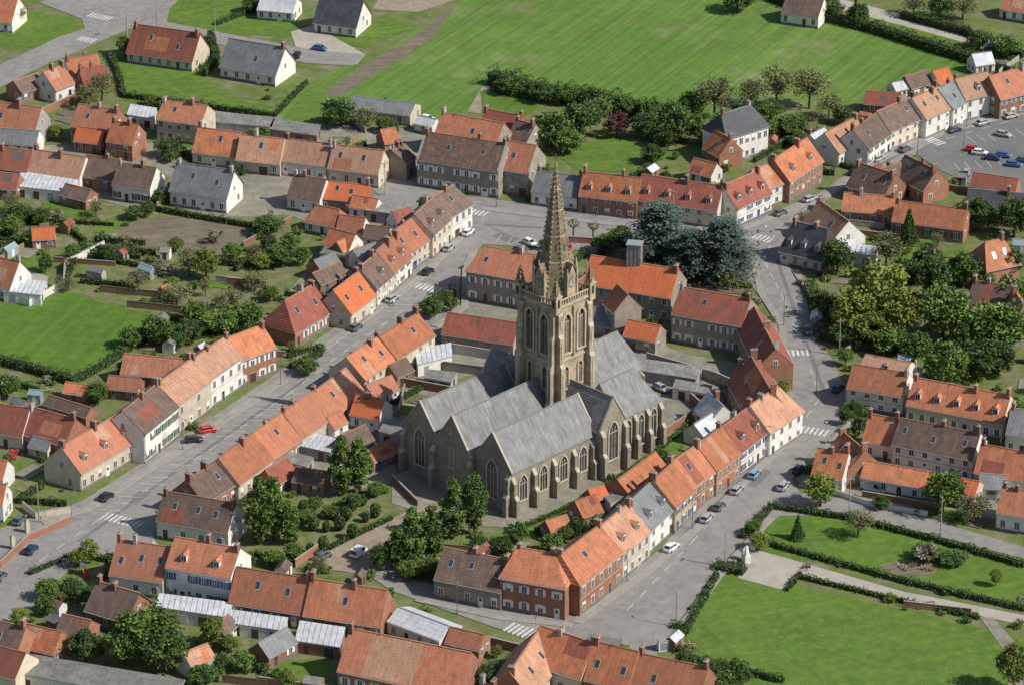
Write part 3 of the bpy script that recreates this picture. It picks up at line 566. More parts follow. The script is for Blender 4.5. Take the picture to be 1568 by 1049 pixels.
# ---------------------------------------------------------------- church
za=17.0
O=P(698,639,za); a=P(755,658,za); b=P(882,600,za); AX=math.atan2(b.y-a.y,b.x-a.x); KX=(b-a).length/26.3
CH=empty('church',(O.x,O.y,0),AX); CH.scale=(KX,1,1)
FOOT.append((O.x+28*math.cos(AX),O.y+28*math.sin(AX),AX,31,19))
ST='church_stone'
def arch(w,hh,n=7):
    hs=hh-.866*w; L=[(-w/2,0),(-w/2,hs)]
    for i in range(1,n): 
        t=math.radians(180-60*i/n); L.append((w/2+w*math.cos(t),hs+w*math.sin(t)))
    L.append((0,hh)); Rr=[(-x,z) for x,z in L[:-1]][::-1]; return L+Rr
def lancet(mb,xc,y,z0,w,hh,gm='leadglass',ring=.32,dep=.22,mull=1,rm='trim_stone'):
    I=arch(w,hh); k=(w+2*ring)/w; Oo=[(x*k,(z if z==0 else z*(1+ring*1.2/hh))) for x,z in I]
    for i in range(len(I)-1):
        o0,o1,i0,i1=Oo[i],Oo[i+1],I[i],I[i+1]
        mb.poly([(xc+o0[0],y-dep,z0+o0[1]),(xc+i0[0],y-dep,z0+i0[1]),(xc+i1[0],y-dep,z0+i1[1]),(xc+o1[0],y-dep,z0+o1[1])],rm)
        mb.poly([(xc+o0[0],y,z0+o0[1]),(xc+o0[0],y-dep,z0+o0[1]),(xc+o1[0],y-dep,z0+o1[1]),(xc+o1[0],y,z0+o1[1])],rm)
        mb.poly([(xc+i0[0],y,z0+i0[1]),(xc+i0[0],y-dep,z0+i0[1]),(xc+i1[0],y-dep,z0+i1[1]),(xc+i1[0],y,z0+i1[1])],rm)
    mb.poly([(xc+x,y-.02,z0+z) for x,z in I],gm)
    mb.box(xc-w/2-ring,xc+w/2+ring,y-dep-.12,y,z0-.25,z0,rm)
    hs=hh-.866*w
    for q in range(1,mull+1):
        x=-w/2+w*q/(mull+1); mb.box(xc+x-.07,xc+x+.07,y-.14,y-.025,z0,z0+hs+w*.45,rm)
    if mull: mb.box(xc-w/2,xc+w/2,y-.12,y-.03,z0+hs-.06,z0+hs+.06,rm)
    if gm=='louvre':
        n=int(hs/.5)
        for i in range(n): mb.hexa([(xc-w/2,y-.2,z0+.2+i*.5),(xc+w/2,y-.2,z0+.2+i*.5),(xc+w/2,y-.03,z0+.35+i*.5),(xc-w/2,y-.03,z0+.35+i*.5)],[(xc-w/2,y-.2,z0+.25+i*.5),(xc+w/2,y-.2,z0+.25+i*.5),(xc+w/2,y-.03,z0+.40+i*.5),(xc-w/2,y-.03,z0+.40+i*.5)],'spire_stone')
def buttress(mb,xc,y,hgt,w=.9,d=1.5,m=ST):
    h1=hgt*.55
    for (z0,z1,dd,d2) in ((0,h1,d,d*.6),(h1,hgt,d*.6,.05)):
        zt=z1-(dd-d2)*1.3
        mb.box(xc-w/2,xc+w/2,y-dd,y,z0,zt,m,False)
        mb.hexa([(xc-w/2,y-dd,zt),(xc+w/2,y-dd,zt),(xc+w/2,y,zt),(xc-w/2,y,zt)],[(xc-w/2,y-d2,z1),(xc+w/2,y-d2,z1),(xc+w/2,y,z1),(xc-w/2,y,z1)],'trim_stone',False)
def RZ(a): return Matrix.Rotation(math.radians(a),4,'Z')
def T(x,y,z=0): return Matrix.Translation((x,y,z))
mw,mr,mn=MB(),MB(),MB()
SN=10.4
gk=dict(oh=.25,og=.05,t=.2,coping='trim_stone',ridge='ridge_g')
gable(mw,mr,0,27,SN,SN,10,17,ST,'r_s',**gk); gable(mw,mr,0,27,-SN,SN,10,17,ST,'r_s',**gk); gable(mw,mr,-1.2,27,0,SN,10.1,17.6,ST,'r_s',**gk)
mw.M=mr.M=T(30.5,0)@RZ(-90)
gable(mw,mr,-17.4,17.4,0,8.4,11,17.4,ST,'r_s',**gk)
mw.M=mr.M=None
gable(mw,mr,34,48.5,-SN,10,10.5,17,ST,'r_s',oh=.25,og=.05,t=.2,ridge='ridge_g',hip=(0,3.5)); gable(mw,mr,34,48.5,SN,10,10.5,17,ST,'r_s',oh=.25,og=.05,t=.2,ridge='ridge_g',hip=(0,3.5))
gable(mw,mr,35,52,0,10.8,12.5,20,ST,'r_s',oh=.25,og=.05,t=.2,ridge='ridge_g')
def apse(x,yc,r,ze,zr,rr='r_s'):
    pts=[(x,yc-r)]+[(x+r*1.05*math.cos(t),yc+r*math.sin(t)) for t in [math.radians(q) for q in (-54,-18,18,54)]]+[(x,yc+r)]
    for i in range(5):
        a_,b_=pts[i],pts[i+1]; mw.poly([(*a_,0),(*b_,0),(*b_,ze),(*a_,ze)],ST)
        k=1.06; e=lambda p:(x+(p[0]-x)*k,yc+(p[1]-yc)*k,ze-.15)
        mr.poly([e(a_),e(b_),(x,yc,zr)],rr)
        mx,my=(a_[0]+b_[0])/2,(a_[1]+b_[1])/2; an=math.degrees(math.atan2(b_[1]-a_[1],b_[0]-a_[0]))
        mn.M=T(mx,my)@RZ(an); lancet(mn,0,0,ze*.3,1.2 if r<4.5 else 1.6,ze*.52)
        mw.M=T(*b_)@RZ(an+18) if i<4 else None
        if i<4: buttress(mw,0,.2,ze*.9,.8,1.4)
        mw.M=None; mn.M=None
apse(52,0,5.3,12.5,20.1); apse(48.4,-SN,3.6,8.0,12.8); apse(48.4,SN,3.6,8.0,12.8)
for sg in (1,-1):
    Mx=None if sg==1 else RZ(180)
    mw.M=mn.M=Mx; f=(lambda x:x) if sg==1 else (lambda x:-x)
    for x in (0.5,6.9,13.3,19.7,25.6): buttress(mw,f(x),-1.5*SN,8.6,1.0,1.6)
    for x in (3.7,10.1,16.5,22.7): lancet(mn,f(x),-1.5*SN,2.6,2.3,5.6,mull=2)
    for x in (35.6,39.8,44,48.3): buttress(mw,f(x),-SN-5,10.0,1.0,1.7)
    for x in (37.7,41.9,46.1): lancet(mn,f(x),-SN-5,2.4,1.9,6.9,mull=1)
    lancet(mn,f(30.5),-17.4,3.4,2.8,8.6,mull=2); buttress(mw,f(26.8),-17.4,11,1.1,1.5); buttress(mw,f(34.2),-17.4,11,1.1,1.5)
mw.M=mn.M=RZ(-90)
for yc,yf in ((SN,0),(0,-1.2),(-SN,0)):
    if yc: lancet(mn,-yc,yf,2.6,2.8,8.4,mull=2)
    else:
        lancet(mn,0,yf,0.1,2.4,3.8,gm='brown_paint',mull=1); lancet(mn,0,yf,6.2,1.2,4.6,gm='church_stone',mull=0,ring=.22); mn.box(-.14,.14,yf-.3,yf-.05,12.2,14.8,'trim_stone'); mn.box(-.75,.75,yf-.3,yf-.05,13.6,13.9,'trim_stone')
for x in (-15,-5.2,5.2,15): buttress(mw,x,-0 if abs(x)>6 else -1.2,9.4,1.1,1.5)
mw.M=mn.M=None
mw.obj('walls',CH); mr.obj('slate_roofs',CH); mn.obj('lancet_windows',CH)
TX=31.4; TS='tower_stone'; hw=5.1
def tchild(o): o.location=(TX,0,0); o.scale=(1/KX,1,1)
mt=MB()
mt.box(-hw,hw,-hw,hw,0,35,TS)
for k in range(4):
    mt.M=RZ(90*k)
    for z,e in ((13.5,.25),(22.3,.3),(34.6,.45)): mt.box(-hw-.05,hw+.05,-hw-e,-hw+.01,z,z+.35,'trim_stone')
    for x in (-2.1,2.1): lancet(mt,x,-hw,24,2.0,8.8,gm='louvre',ring=.45,dep=.5,mull=1)
    mt.box(-.25,.25,-hw-.5,-hw,23,34,TS)
    for x in (-2.1,2.1): lancet(mt,x,-hw,16,1.1,5.0,gm='louvre',ring=.3,dep=.3,mull=0)
    for sx in (-1,1):
        xc=sx*(hw-.65)
        for z0,z1,d in ((0,14,2.0),(14,22.5,1.6),(22.5,29,1.2),(29,34,.8)):
            mt.box(xc-.65,xc+.65,-hw-d,-hw,z0,z1-.8,TS,False); mt.hexa([(xc-.65,-hw-d,z1-.8),(xc+.65,-hw-d,z1-.8),(xc+.65,-hw,z1-.8),(xc-.65,-hw,z1-.8)],[(xc-.65,-hw-d+.5,z1),(xc+.65,-hw-d+.5,z1),(xc+.65,-hw,z1),(xc-.65,-hw,z1)],'trim_stone',False)
            mt.box(xc-.2,xc+.2,-hw-d-.12,-hw-d,z0+1.5,z1-2,'trim_stone')
    mt.box(-hw-.3,hw+.3,-hw-.35,-hw-.1,36.25,36.5,'trim_stone'); n=14
    mt.box(-hw-.3,hw+.3,-hw-.34,-hw-.12,34.96,35.2,TS)
    for i in range(n): x=-hw+(i+.5)*2*hw/n; mt.box(x-.14,x+.14,-hw-.32,-hw-.14,35.2,36.25,TS)
    mt.M=RZ(90*k)@T(hw,-hw); mt.box(-.8,.8,-.8,.8,33.8,37.4,TS); mt.box(-.95,.95,-.95,.95,37.4,37.7,'trim_stone'); mt.frus(0,0,37.7,41.6,1.05,.05,4,'spire_stone',math.pi/4)
    for q in range(4):
        mt.M=RZ(90*k)@T(hw,-hw)@RZ(90*q); mt.box(-.3,.3,-.85,-.802,35.2,37.0,'louvre'); mt.poly([(-.75,-.85,37.7),(.75,-.85,37.7),(0,-.85,38.9)],TS)
        for z in (38.5,39.3,40.1,40.8):
            r=1.05*(41.6-z)/3.9; mt.M=RZ(90*k)@T(hw,-hw)@RZ(45+90*q); mt.box(r-.1,r+.18,-.1,.1,z,z+.22,TS)
mt.M=None
tchild(mt.obj('bell_tower',CH))
ms=MB(); SB,STp=35.0,63.8; r0=4.35
ms.frus(0,0,SB,37.2,r0,r0*.97,8,TS,math.pi/8); ms.frus(0,0,37.2,STp,r0*.93,.08,8,'spire_stone',math.pi/8)
for z in (43,48.5,54,58.5): r=r0*.93*(STp-z)/(STp-37.2); ms.frus(0,0,z,z+.3,r+.1,r+.08,8,TS,math.pi/8)
for k in range(8):
    ms.M=RZ(22.5+45*k)
    z=38
    while z<62.8: 
        r=r0*.93*(STp-z)/(STp-37.2); ms.box(r-.1,r+.3,-.12,.12,z,z+.3,TS); z+=1.05
    ms.M=RZ(45*k)
    for z in (45.5,51,55.6):
        r=r0*.93*(STp-z)/(STp-37.2)*.924; sl=r0*.93*.924/(STp-37.2); ww=.16
        ms.poly([(r+.03,-ww,z),(r+.03,ww,z),(r+.03-sl*1.4,ww,z+1.4),(r+.03-sl*1.4,-ww,z+1.4)],'louvre')
CZ=39.0
for k in range(4):
    ms.M=RZ(90*k)
    ms.box(-1.3,1.3,-4.75,-1.5,35,CZ+1.2,TS)
    for q in (-1,1): ms.poly([(q*1.55,-4.9,CZ+1.0),(0,-4.9,CZ+4.2),(0,-1.2,CZ+4.2),(q*1.55,-1.2,CZ+1.0)],'spire_stone'); ms.box(q*1.4-.22,q*1.4+.22,-5.0,-4.5,35,CZ+2,TS); ms.frus(q*1.4,-4.75,CZ+2,CZ+3.5,.32,.02,4,TS,math.pi/4)
    ms.poly([(-1.3,-4.76,CZ+1.2),(1.3,-4.76,CZ+1.2),(0,-4.76,CZ+3.9)],TS); ms.frus(0,-4.85,CZ+4.2,CZ+5.2,.18,.05,6,'trim_stone')
    n=24; D=[(.92*math.cos(2*math.pi*i/n),.92*math.sin(2*math.pi*i/n)) for i in range(n)]
    D2=[(x*1.15,y*1.15) for x,y in D]
    ms.poly([(x,-4.80,CZ+y) for x,y in D2],'louvre'); ms.poly([(x,-4.86,CZ+y) for x,y in D],'w_g')
    ms.box(-.06,.06,-4.92,-4.87,CZ,CZ+.75,'black'); ms.box(0,.5,-4.92,-4.87,CZ-.05,CZ+.05,'black')
    for i in range(12):
        t=math.pi*i/6; x,z=.76*math.cos(t),CZ+.76*math.sin(t); ms.box(x-.06,x+.06,-4.90,-4.87,z-.06,z+.06,'black')
ms.M=None; ms.frus(0,0,STp-.4,STp+.4,.28,.28,8,TS); ms.box(-.06,.06,-.06,.06,STp+.3,STp+2.4,'metal'); ms.box(-.06,.06,-.55,.55,STp+1.4,STp+1.55,'metal')
tchild(ms.obj('spire',CH))
# ---------------------------------------------------------------- trees
LV={}
def quadleaf(mb,p,s,m,flat_=0):
    n=Vector((U(-1,1),U(-1,1),U(-.2,1.1)+flat_)).normalized(); x=n.orthogonal().normalized(); y=n.cross(x); a=U(0,6.28)
    x,y=x*math.cos(a)+y*math.sin(a),y*math.cos(a)-x*math.sin(a)
    s1=s*U(.6,1.2); s2=s*U(.5,.95); mb.poly([p-x*s1,p-y*s2,p+x*s1,p+y*s2],m)
def crown(mb,cz,rx,rz,ncl,per,cr,ls,mats,shape='e',cut=-.8):
    for i in range(ncl):
        while True:
            v=Vector((U(-1,1),U(-1,1),U(-1,1)))
            if v.length<1 and v.z>cut: break
        v=v.normalized()*(.4+.58*R()**.5)
        if v.z<cut: v.z=cut
        t=(v.z+1)/2
        k=1
        if shape=='p': k=.35+.85*math.sin(math.pi*min(1,t*.85+.12))
        c=Vector((v.x*rx*k*U(.8,1.12),v.y*rx*k*U(.8,1.12),cz+v.z*rz*U(.9,1.08))); r=cr*U(.6,1.35); m=random.choice(mats)
        for j in range(per):
            d=Vector((random.gauss(0,1),random.gauss(0,1),random.gauss(0,.8))).normalized()*r*R()**.4
            quadleaf(mb,c+d,ls,m)
def trunk(mb,hh,r,cz,rx,nb=7):
    mb.limb((0,0,0),(U(-.2,.2),U(-.2,.2),hh),r,r*.6,'bark',7)
    for i in range(nb):
        a=U(0,6.28); z=hh*U(.6,1); e=Vector((math.cos(a)*rx*U(.4,.8),math.sin(a)*rx*U(.4,.8),z+U(1,3))); mb.limb((0,0,z),e,r*.4,r*.1,'bark',4)
        mb.limb(e,e+Vector((U(-1,1),U(-1,1),U(.5,1.5))),r*.12,r*.03,'bark',3)
def mk_tree(kind):
    mb=MB()
    if kind=='round': trunk(mb,4.5,.32,6,3); crown(mb,6.0,3.8,3.8,85,40,1.1,.31,['lf_mid','lf_mid2','lf_mid','lf_mid2','lf_dark2'])
    elif kind=='yg': trunk(mb,4.5,.35,6,3,9); crown(mb,6.1,4.0,3.9,85,38,1.1,.29,['lf_yg','lf_yg2','lf_yg2','lf_mid2'])
    elif kind=='dark': trunk(mb,4,.3,6,3); crown(mb,5.8,3.7,4.0,85,40,1.1,.31,['lf_dark','lf_dark2','lf_dark2','lf_mid'])
    elif kind=='poplar': trunk(mb,5,.28,7,1.2); crown(mb,7.4,2.3,6.8,110,36,.8,.28,['lf_mid','lf_dark2','lf_mid2','lf_mid'],'p',-.97)
    elif kind=='sparse':
        trunk(mb,4.5,.28,6,3,12)
        for i in range(60):
            a=U(0,6.28); z=U(3.5,6); e=Vector((math.cos(a)*U(1.5,3.6),math.sin(a)*U(1.5,3.6),z+U(1.5,4))); mb.limb((math.cos(a)*.4,math.sin(a)*.4,z),e,.07,.02,'bark',3)
        crown(mb,6.2,3.8,3.6,60,22,1.2,.24,['lf_gr','lf_br','lf_gr','lf_yg2'])
    elif kind=='purple': trunk(mb,3,.25,4,2); crown(mb,4.6,2.8,2.8,50,40,.8,.28,['lf_pur'])
    elif kind=='blossom': trunk(mb,2,.2,4,2); crown(mb,3.6,2.2,2.0,36,36,.6,.2,['lf_bl','lf_gr','lf_gr'])
    elif kind=='cedar':
        mb.limb((0,0,0),(0,0,14.5),.5,.1,'bark',8)
        for t in range(12):
            z=1.8+t*1.12; rr=5.8*(1-(t/12)**1.7)+.8; nb=10
            for i in range(nb):
                a=U(0,6.28); L=rr*U(.65,1.1); e=Vector((math.cos(a)*L,math.sin(a)*L,z+U(-.4,.4))); mb.limb((0,0,z+.4),e,.12,.03,'bark',3); m=random.choice(['lf_cedar','lf_cedar','lf_cedar2'])
                for j in range(58):
                    f=R()**.55; p=Vector((0,0,z+.4)).lerp(e,f)+Vector((U(-1,1)*(.45+f*.8),U(-1,1)*(.45+f*.8),U(-.2,.35))); quadleaf(mb,p,.31,m,1.2)
    elif kind=='conifer':
        mb.limb((0,0,0),(0,0,7.6),.2,.03,'bark',6)
        for i in range(1400):
            t=R()**1.5; a=U(0,6.28); r=(1-t)*2.0*U(.5,1.08)+.1; quadleaf(mb,Vector((math.cos(a)*r,math.sin(a)*r,.6+t*7.4)),.24,random.choice(['lf_dark','lf_dark2']))
    elif kind=='shrub':
        for i in range(4): mb.limb((0,0,0),(U(-.5,.5),U(-.5,.5),1),.05,.02,'bark',3)
        mt_=[random.choice(['lf_mid','lf_mid2','lf_dark2','lf_hedge','lf_gr','lf_yg2'])]
        crown(mb,.95,1.15,.95,22,22,.5,.19,mt_,cut=-.9)
    elif kind=='topiary':
        mb.limb((0,0,0),(0,0,.6),.08,.06,'bark',5)
        for i in range(700):
            v=Vector((random.gauss(0,1),random.gauss(0,1),random.gauss(0,1))).normalized(); quadleaf(mb,Vector((v.x*.75,v.y*.75,1.2+v.z*.95)),.13,'lf_dark2')
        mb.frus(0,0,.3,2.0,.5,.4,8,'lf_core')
    elif kind=='pollard':
        mb.limb((0,0,0),(0,0,3.2),.2,.16,'bark',7)
        for i in range(8):
            a=i*.785; e=Vector((math.cos(a)*1.1,math.sin(a)*1.1,4+U(-.2,.3))); mb.limb((0,0,3),e,.1,.07,'bark',4)
            for j in range(6): mb.limb(e,e+Vector((U(-.4,.4),U(-.4,.4),U(.4,.9))),.03,.01,'bark',3)
        crown(mb,4.4,1.5,.8,14,14,.4,.14,['lf_br','lf_gr'])
    elif kind=='flowers':
        for i in range(160): quadleaf(mb,Vector((U(-1,1),U(-.5,.5),U(.1,.4))),.12,random.choice(['lf_red','lf_mid','lf_bl','lf_mid2']),1)
    return mb.mesh(kind)
SPEC={'round':(3,'broadleaf_tree',10.2,8.8),'yg':(3,'lime_tree',10.4,9.2),'dark':(2,'dark_leaved_tree',10.2,8.6),'poplar':(3,'hornbeam_tree',14.2,5.6),'sparse':(2,'budding_tree',10.2,9),'purple':(1,'purple_plum_tree',7.6,6.6),'blossom':(1,'blossoming_tree',5.8,5),'cedar':(2,'cedar_tree',15.5,12.5),'conifer':(2,'conifer_tree',8,4.2),'shrub':(6,'garden_shrub',2,2.8),'topiary':(1,'clipped_yew_bush',2.2,1.6),'pollard':(1,'pollarded_tree',5.4,3.4),'flowers':(1,'flower_bed_plants',.5,2)}
for k,(n,_,_,_) in SPEC.items(): LV[k]=[mk_tree(k) for i in range(n)]
def tree(kind,cx,cy,wpx,hm=None):
    n,nm,H0,W0=SPEC[kind]; W=wpx/SC(cy); hm=hm or H0*W/W0
    p=P(cx,cy,hm*.55); sx=W/W0
    link(nm,random.choice(LV[kind]),(p.x,p.y,0),U(0,6.28),(sx*U(.94,1.06),sx*U(.94,1.06),hm/H0))
TR=[('cedar',1012,352,112,16),('cedar',1108,375,112,15.5),('cedar',1058,385,90,12.5),('cedar',985,385,60,9),('poplar',396,778,42,15),('poplar',418,772,42,14.5),('poplar',442,795,34,10),('poplar',522,708,40,14),('poplar',550,706,40,13.5),('poplar',694,774,40,13.5),('poplar',726,764,42,14.5),('poplar',630,818,44,13.5),('poplar',660,812,42,13),('poplar',607,835,36,9.5),('dark',583,850,38,6),('round',660,868,50,4),('dark',735,830,34,3.5),('round',625,872,44,4),
('yg',1345,448,120,15.5),('yg',1308,480,84,11.5),('yg',1380,478,84,12),('yg',1335,500,80,8),('dark',1282,392,58,9),('round',1445,475,90,12.5),('round',1450,555,80,11),('round',1525,500,104,13),('dark',1430,425,62,11),('dark',1500,548,64,9),('round',1550,458,66,11),('conifer',1392,345,34,9),('dark',1500,325,56,8),('dark',1420,402,60,9),('sparse',1358,382,66,9),('dark',1555,330,60,10),('round',1402,530,56,7),('round',1362,520,66,6),('dark',1475,410,60,9),('dark',1530,545,60,8),('round',1480,520,60,9),('dark',1545,400,50,8),('round',1470,330,40,6),('dark',1390,420,50,8),('dark',1275,470,50,6),('round',1290,510,50,5),
('yg',1257,748,62,7.5),('round',1445,750,68,10),('sparse',1490,775,60,6),('sparse',1315,800,58,6),('conifer',1222,805,24,5.5),('dark',1420,845,54,2.8),('dark',1460,852,54,2.6),('blossom',1415,845,44,4.4),('yg',1525,882,24,4),('yg',1553,1018,66,10),('dark',1560,640,40,7),('round',1480,560,40,5),('dark',1350,768,30,3),
('dark',845,195,66,9.5),('dark',888,180,62,9),('round',868,215,50,6.5),('purple',945,190,46,6.5),('dark',990,190,56,7),('dark',1045,188,66,9),('sparse',1095,145,70,12),('sparse',1190,130,68,12),('sparse',1240,133,70,11),('dark',1060,158,50,7.5),('round',918,168,50,7),('dark',1000,235,40,5),('dark',1210,190,64,5),('round',1165,195,56,5),('dark',1140,215,44,4.5),('round',780,130,40,5),('dark',830,140,44,5.5),('round',870,145,40,5),('dark',910,150,46,6),('dark',955,160,44,5.5),('round',1000,168,44,5.5),('dark',1035,172,44,6),('round',1110,185,50,6),('dark',1140,170,46,6),('round',1080,205,40,5),('dark',1225,215,40,4),('sparse',1270,160,50,7),('dark',1290,175,40,5),('round',1180,170,40,5),('sparse',1150,140,50,8),('dark',1020,205,50,6),
('dark',518,170,58,7.5),('round',190,70,26,6),('sparse',155,130,50,8),('sparse',135,145,40,7),('dark',260,225,44,5),('yg',315,402,50,7.5),('sparse',290,400,56,7),('round',355,385,34,4.4),('round',240,505,56,7),('dark',290,505,56,5),('round',330,492,66,6),('round',380,480,56,5),('dark',410,345,54,4.6),('dark',425,390,54,5),('sparse',560,180,60,5),('sparse',270,450,66,5),('sparse',350,460,66,5),('round',150,600,40,5),('dark',245,300,34,3.6),('round',300,480,50,6),('dark',270,520,40,4),('round',200,515,44,5),('sparse',210,430,50,5),('sparse',390,430,50,5),('round',445,370,40,4),('dark',170,385,34,3.5),('round',110,385,30,4),('dark',60,330,40,4),('round',15,345,44,5),('blossom',250,410,34,4),('blossom',330,360,30,3.6),('yg',400,400,34,4),
('round',225,965,104,10.5),('dark',250,990,90,9),('round',190,985,66,8),('dark',130,985,56,7),('yg',325,965,46,6.6),('round',75,900,44,4.6),('dark',110,900,44,4.6),('yg',710,1030,54,5.6),('dark',740,1035,44,5.6),('dark',1120,1030,74,5.6),('dark',1080,1015,40,3),('round',1100,1045,60,5),('dark',1050,1010,40,4),('sparse',100,435,40,3),('round',70,925,40,4),('dark',310,1030,50,4),('round',370,1010,44,4),('dark',545,925,24,3),
('pollard',878,350,24,5.4),('pollard',908,354,24,5.4),('dark',660,470,40,5),('round',690,465,26,4),('dark',950,360,45,5),('dark',925,372,44,4.6),('sparse',1115,425,40,6),('dark',880,300,26,3),('dark',1440,8,46,7),('sparse',1400,5,46,7),('dark',1315,20,38,6),('dark',1270,12,46,6),('dark',1130,-2,56,7),('conifer',1310,18,22,8),('sparse',1475,10,56,7),('round',1540,70,56,6),('dark',1500,60,46,5),('dark',385,5,34,5),('sparse',20,20,56,6),
('dark',885,805,34,4.6),('round',845,830,40,4.6),('dark',790,815,44,5.4),('dark',770,835,34,4.6),('round',865,815,30,3.6),('blossom',1110,600,24,3.6),('dark',1015,700,28,3.6),('round',1390,680,34,4.6),('dark',1310,625,30,3.6),('dark',1160,640,18,3),('round',10,590,44,6),('dark',30,325,44,4.6),('sparse',20,310,44,5.6),('blossom',85,330,28,3.6),('dark',205,325,34,3.6),('conifer',590,160,14,4),('yg',480,235,22,3.6),('round',915,800,30,4),('yg',850,800,26,3.5),('dark',590,190,34,4),('round',470,560,40,4)]
for t in TR: tree(*t)
for i,(x,y) in enumerate([(480,800),(500,805),(520,800),(512,785),(540,812),(455,795),(495,830),(475,838),(530,785),(560,790),(575,780),(450,820),(465,775),(555,765),(540,770)]): tree('topiary',x,y,14 if i%2 else 18)
for x,y,w in [(470,790,34),(505,782,30),(540,765,34),(575,748,34),(450,842,34),(420,852,40),(480,770,30)]: tree('round',x,y,w,3.3)
def hedge(pts,w=1.0,hh=1.6,mats=('lf_hedge','lf_dark2','lf_hedge'),dens=9,name='hedge',raw=False):
    W=pts if raw else wl(pts); mb=MB(); sd=U(0,9)
    for a,b in zip(W,W[1:]):
        L=(b-a).length; d=(b-a)/L; q=Vector((-d.y,d.x,0)); h2=w/2*.75
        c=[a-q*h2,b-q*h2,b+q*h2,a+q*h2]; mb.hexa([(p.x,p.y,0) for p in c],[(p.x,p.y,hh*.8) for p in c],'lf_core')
        n=int(L*(w+2*hh)*dens)
        for i in range(n):
            t=U(-.1,L+.1); u=U(-1,1)*(w/2+hh)
            wob=1+.16*math.sin(t*1.7+sd)+.14*math.sin(t*.6+2+sd)
            if abs(u)<w/2: p=a+d*t+q*u+Vector((0,0,hh*wob+U(-.15,.15)))
            else: p=a+d*t+q*math.copysign(w/2*wob+U(-.15,.15),u)+Vector((0,0,(hh+w/2-abs(u))*wob))
            quadleaf(mb,p,.22,random.choice(mats))
    mb.obj(name)
HG=[([(170,88),(182,115),(190,150),(415,180)],1.2,1.6),([(322,58),(332,95),(312,118)],1.5,2.4),([(330,40),(405,12)],1,1.5),([(752,128),(830,150),(900,160),(1000,182),(1060,182)],4,4.2),([(760,140),(860,162)],3,3),([(1180,0),(1260,30),(1340,50),(1440,82),(1500,100)],3,2.8),([(1380,28),(1480,55),(1568,90)],2,2.4),
([(0,556),(60,572),(115,588)],2,2.2),([(110,588),(160,562),(215,525),(250,500)],1.5,1.8),([(250,492),(330,510),(400,520)],2,2.5),([(130,385),(170,402),(260,418)],1,1.3),([(95,345),(130,372),(100,435)],.8,1.4),([(230,322),(300,335),(400,352)],1,1.6),([(445,565),(490,545),(492,535)],1.6,1.6),([(440,548),(488,535)],1,1.2),
([(1150,822),(1190,838),(1385,892),(1570,935)],1.2,1.2),([(1225,885),(1380,922),(1500,948)],.9,1.0),([(1095,868),(1140,878)],3,1.4),([(1135,825),(1182,778),(1300,795),(1430,828),(1568,868)],1.3,1.3),([(1040,985),(1098,882)],1.2,1.1),([(1205,905),(1225,880)],.8,1),
([(1240,440),(1262,520),(1310,535),(1370,540)],2.2,2.2),([(1258,410),(1300,400)],2,2.5),([(1030,990),(1060,1010),(1200,1045)],1.2,1.3),([(120,850),(170,862),(165,885)],1,1.3),([(45,880),(118,850)],.9,1.1),([(95,905),(160,905)],.8,1.2),
([(390,850),(440,862),(500,842),(600,795)],1,1),([(795,812),(880,775),(1000,700),(1055,650)],.8,1),([(820,815),(860,835)],1,1.5),([(1265,230),(1320,248)],1.3,2),([(1250,245),(1310,262)],1,1.3),([(600,620),(660,590)],.8,1.4),([(420,180),(470,128)],1,1.2),([(660,470),(695,455)],2,2.5),
([(1550,400),(1500,420)],1.5,2),([(1320,390),(1380,388)],1.2,2),([(955,378),(1135,398)],1.5,2.2),([(350,985),(330,1045)],.8,1.3),([(420,1000),(400,1049)],.8,1.3),([(0,585),(60,600)],1,1.5),([(280,240),(300,250)],1,2),([(700,305),(712,296)],.8,1.2),([(1500,100),(1568,118)],1.5,2),([(0,380),(80,345)],1,1.3)]
for g in HG: hedge(*g)
def wall(pts,hh=1.8,m='w_k',t=.25,name='garden_wall',raw=False,cap='cap'):
    w=pts if raw else wl(pts); mb=MB()
    for d0,d1,z0,z1,mm in ((-t/2,t/2,0,hh,m),(-t/2-.05,t/2+.05,hh,hh+.08,cap)):
        A=offs(w,d0);B=offs(w,d1)
        for i in range(len(w)-1):
            b_=[A[i],B[i],B[i+1],A[i+1]]; mb.hexa([(p.x,p.y,z0) for p in b_],[(p.x,p.y,z1) for p in b_],mm)
    mb.obj(name)
for a_ in [([(622,560),(740,575)],2.2,'w_s'),([(690,540),(780,555)],2.2,'w_g'),([(790,500),(905,500)],2.2,'w_s'),([(990,555),(1095,585),(1130,600)],2.4,'w_s'),([(1040,600),(1085,640),(1060,680)],2.2,'w_k'),([(0,455),(45,470),(98,440),(100,410),(160,380)],1.8,'w_w'),([(35,778),(55,795),(110,785)],1.6,'w_c'),([(0,870),(45,828),(110,800)],1.6,'w_k'),([(610,700),(500,680)],2,'w_k'),([(1240,745),(1330,775),(1420,790)],1.2,'w_w'),([(1320,760),(1440,780)],1.3,'w_k'),([(985,690),(1060,640)],1.8,'w_k'),([(740,985),(800,1000)],1.8,'w_k'),([(600,735),(640,775)],1.4,'w_k'),([(870,372),(955,378)],1.6,'w_k'),([(620,600),(610,640)],2,'w_k'),([(610,590),(720,610)],2,'w_k'),([(1270,410),(1260,425)],1.6,'w_k'),([(1400,560),(1420,600)],1.8,'w_w'),([(500,160),(560,205)],1.6,'w_g'),([(280,285),(240,320)],1.4,'w_k'),([(1300,360),(1400,372)],1.6,'w_k'),([(1440,290),(1500,300)],1.5,'w_k')]: wall(*a_)
for g in [(42,815),(20,840)]:
    mb=MB(); p=P(*g); mb.box(-.4,.4,-.4,.4,0,2.6,'w_c'); mb.frus(0,0,2.6,3.2,.65,.1,4,'cap',math.pi/4); mb.obj('gate_pier',None,(p.x,p.y,0),.6)
